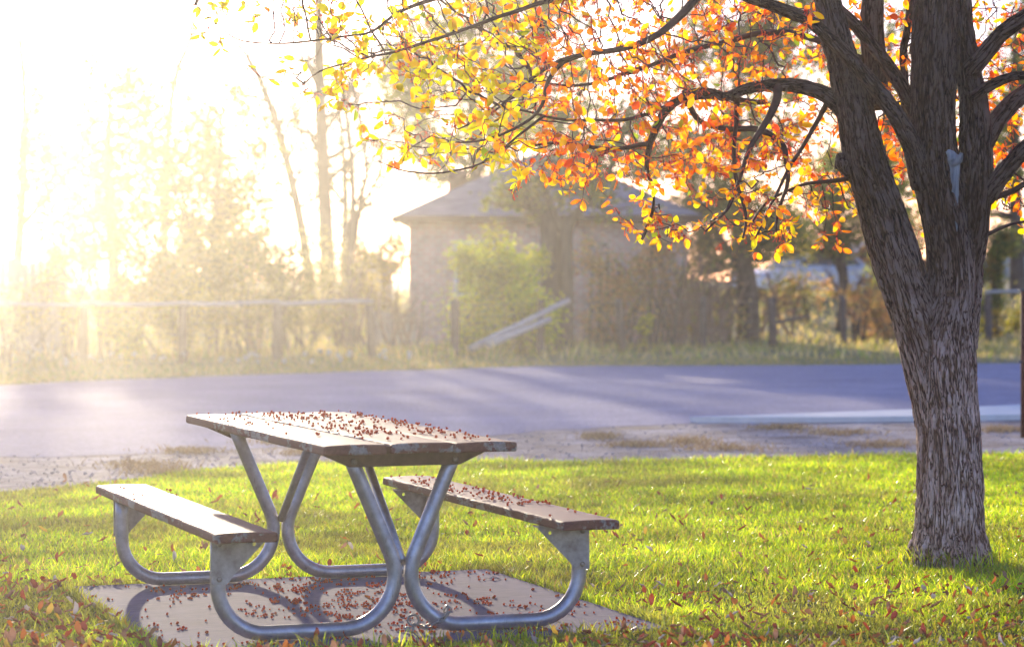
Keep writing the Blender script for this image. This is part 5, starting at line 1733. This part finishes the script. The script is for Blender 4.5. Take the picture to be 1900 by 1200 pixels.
md_ = N(t, 'ShaderNodeMath', operation='MULTIPLY_ADD'); md_.inputs[1].default_value = HAZE_L; md_.inputs[2].default_value = HAZE_B
t.links.new(mm.outputs[0], md_.inputs[0]); t.links.new(md_.outputs[0], vs.inputs['Density'])
t.links.new(vs.outputs[0], out.inputs['Volume'])
hz = MB().add(*box((0, 58, 5.9), (170, 170, 14.2)))
hzo = hz.build('haze', m, smooth=False)
tag(hzo, 'thin bright haze in the air over the whole place', 'haze', kind='stuff')

# ------------------------------------------------------------------ light, sky, camera
EL, AZ = math.radians(9.6), math.radians(-10.6)
sd = Vector((math.sin(AZ) * math.cos(EL), math.cos(AZ) * math.cos(EL), math.sin(EL)))
L = bpy.data.lights.new('sun', 'SUN')
L.energy = 5.0; L.angle = math.radians(0.9); L.color = (1.0, 0.85, 0.61)
lo = bpy.data.objects.new('sun', L); COL.objects.link(lo)
lo.rotation_euler = sd.to_track_quat('Z', 'Y').to_euler()
lo.location = sd * 60

wd = bpy.data.worlds.new('World'); scene.world = wd; wd.use_nodes = True
t = wd.node_tree
bg = t.nodes['Background']
sky = t.nodes.new('ShaderNodeTexSky'); sky.sky_type = 'NISHITA'; sky.sun_disc = False
sky.sun_elevation = EL; sky.sun_rotation = AZ
sky.air_density = 1.0; sky.dust_density = 0.6; sky.ozone_density = 4.0
t.links.new(mixc(t, 1.0, sky.outputs[0], (2.5, 1.92, 2.25), 'MULTIPLY'), bg.inputs[0])
bg.inputs[1].default_value = 0.15

cam = bpy.data.cameras.new('camera')
cam.sensor_width = 36.0; cam.lens = 36.0 * F / 1900.0
cam.clip_start = 0.1; cam.clip_end = 2000
cam.dof.use_dof = True; cam.dof.focus_distance = 11.6; cam.dof.aperture_fstop = 3.4
co_ = bpy.data.objects.new('camera', cam); COL.objects.link(co_)
Rv, Uv, Fv = Vector((1, 0, 0)), Vector((0, SP, CP)), Vector((0, CP, -SP))
R2 = Rv * CR + Uv * SR; U2 = Uv * CR - Rv * SR
mw = Matrix((R2, U2, -Fv)).transposed().to_4x4(); mw.translation = (0, 0, H)
co_.matrix_world = mw
scene.camera = co_

scene.cycles.volume_step_rate = 0.5
scene.view_settings.view_transform = 'Standard'
scene.view_settings.look = 'None'
scene.view_settings.exposure = 0.0
cy = scene.cycles
cy.use_denoising = True
cy.max_bounces = 6; cy.diffuse_bounces = 3; cy.glossy_bounces = 2; cy.transmission_bounces = 3; cy.volume_bounces = 0; cy.transparent_max_bounces = 4
cy.sample_clamp_indirect = 6.0
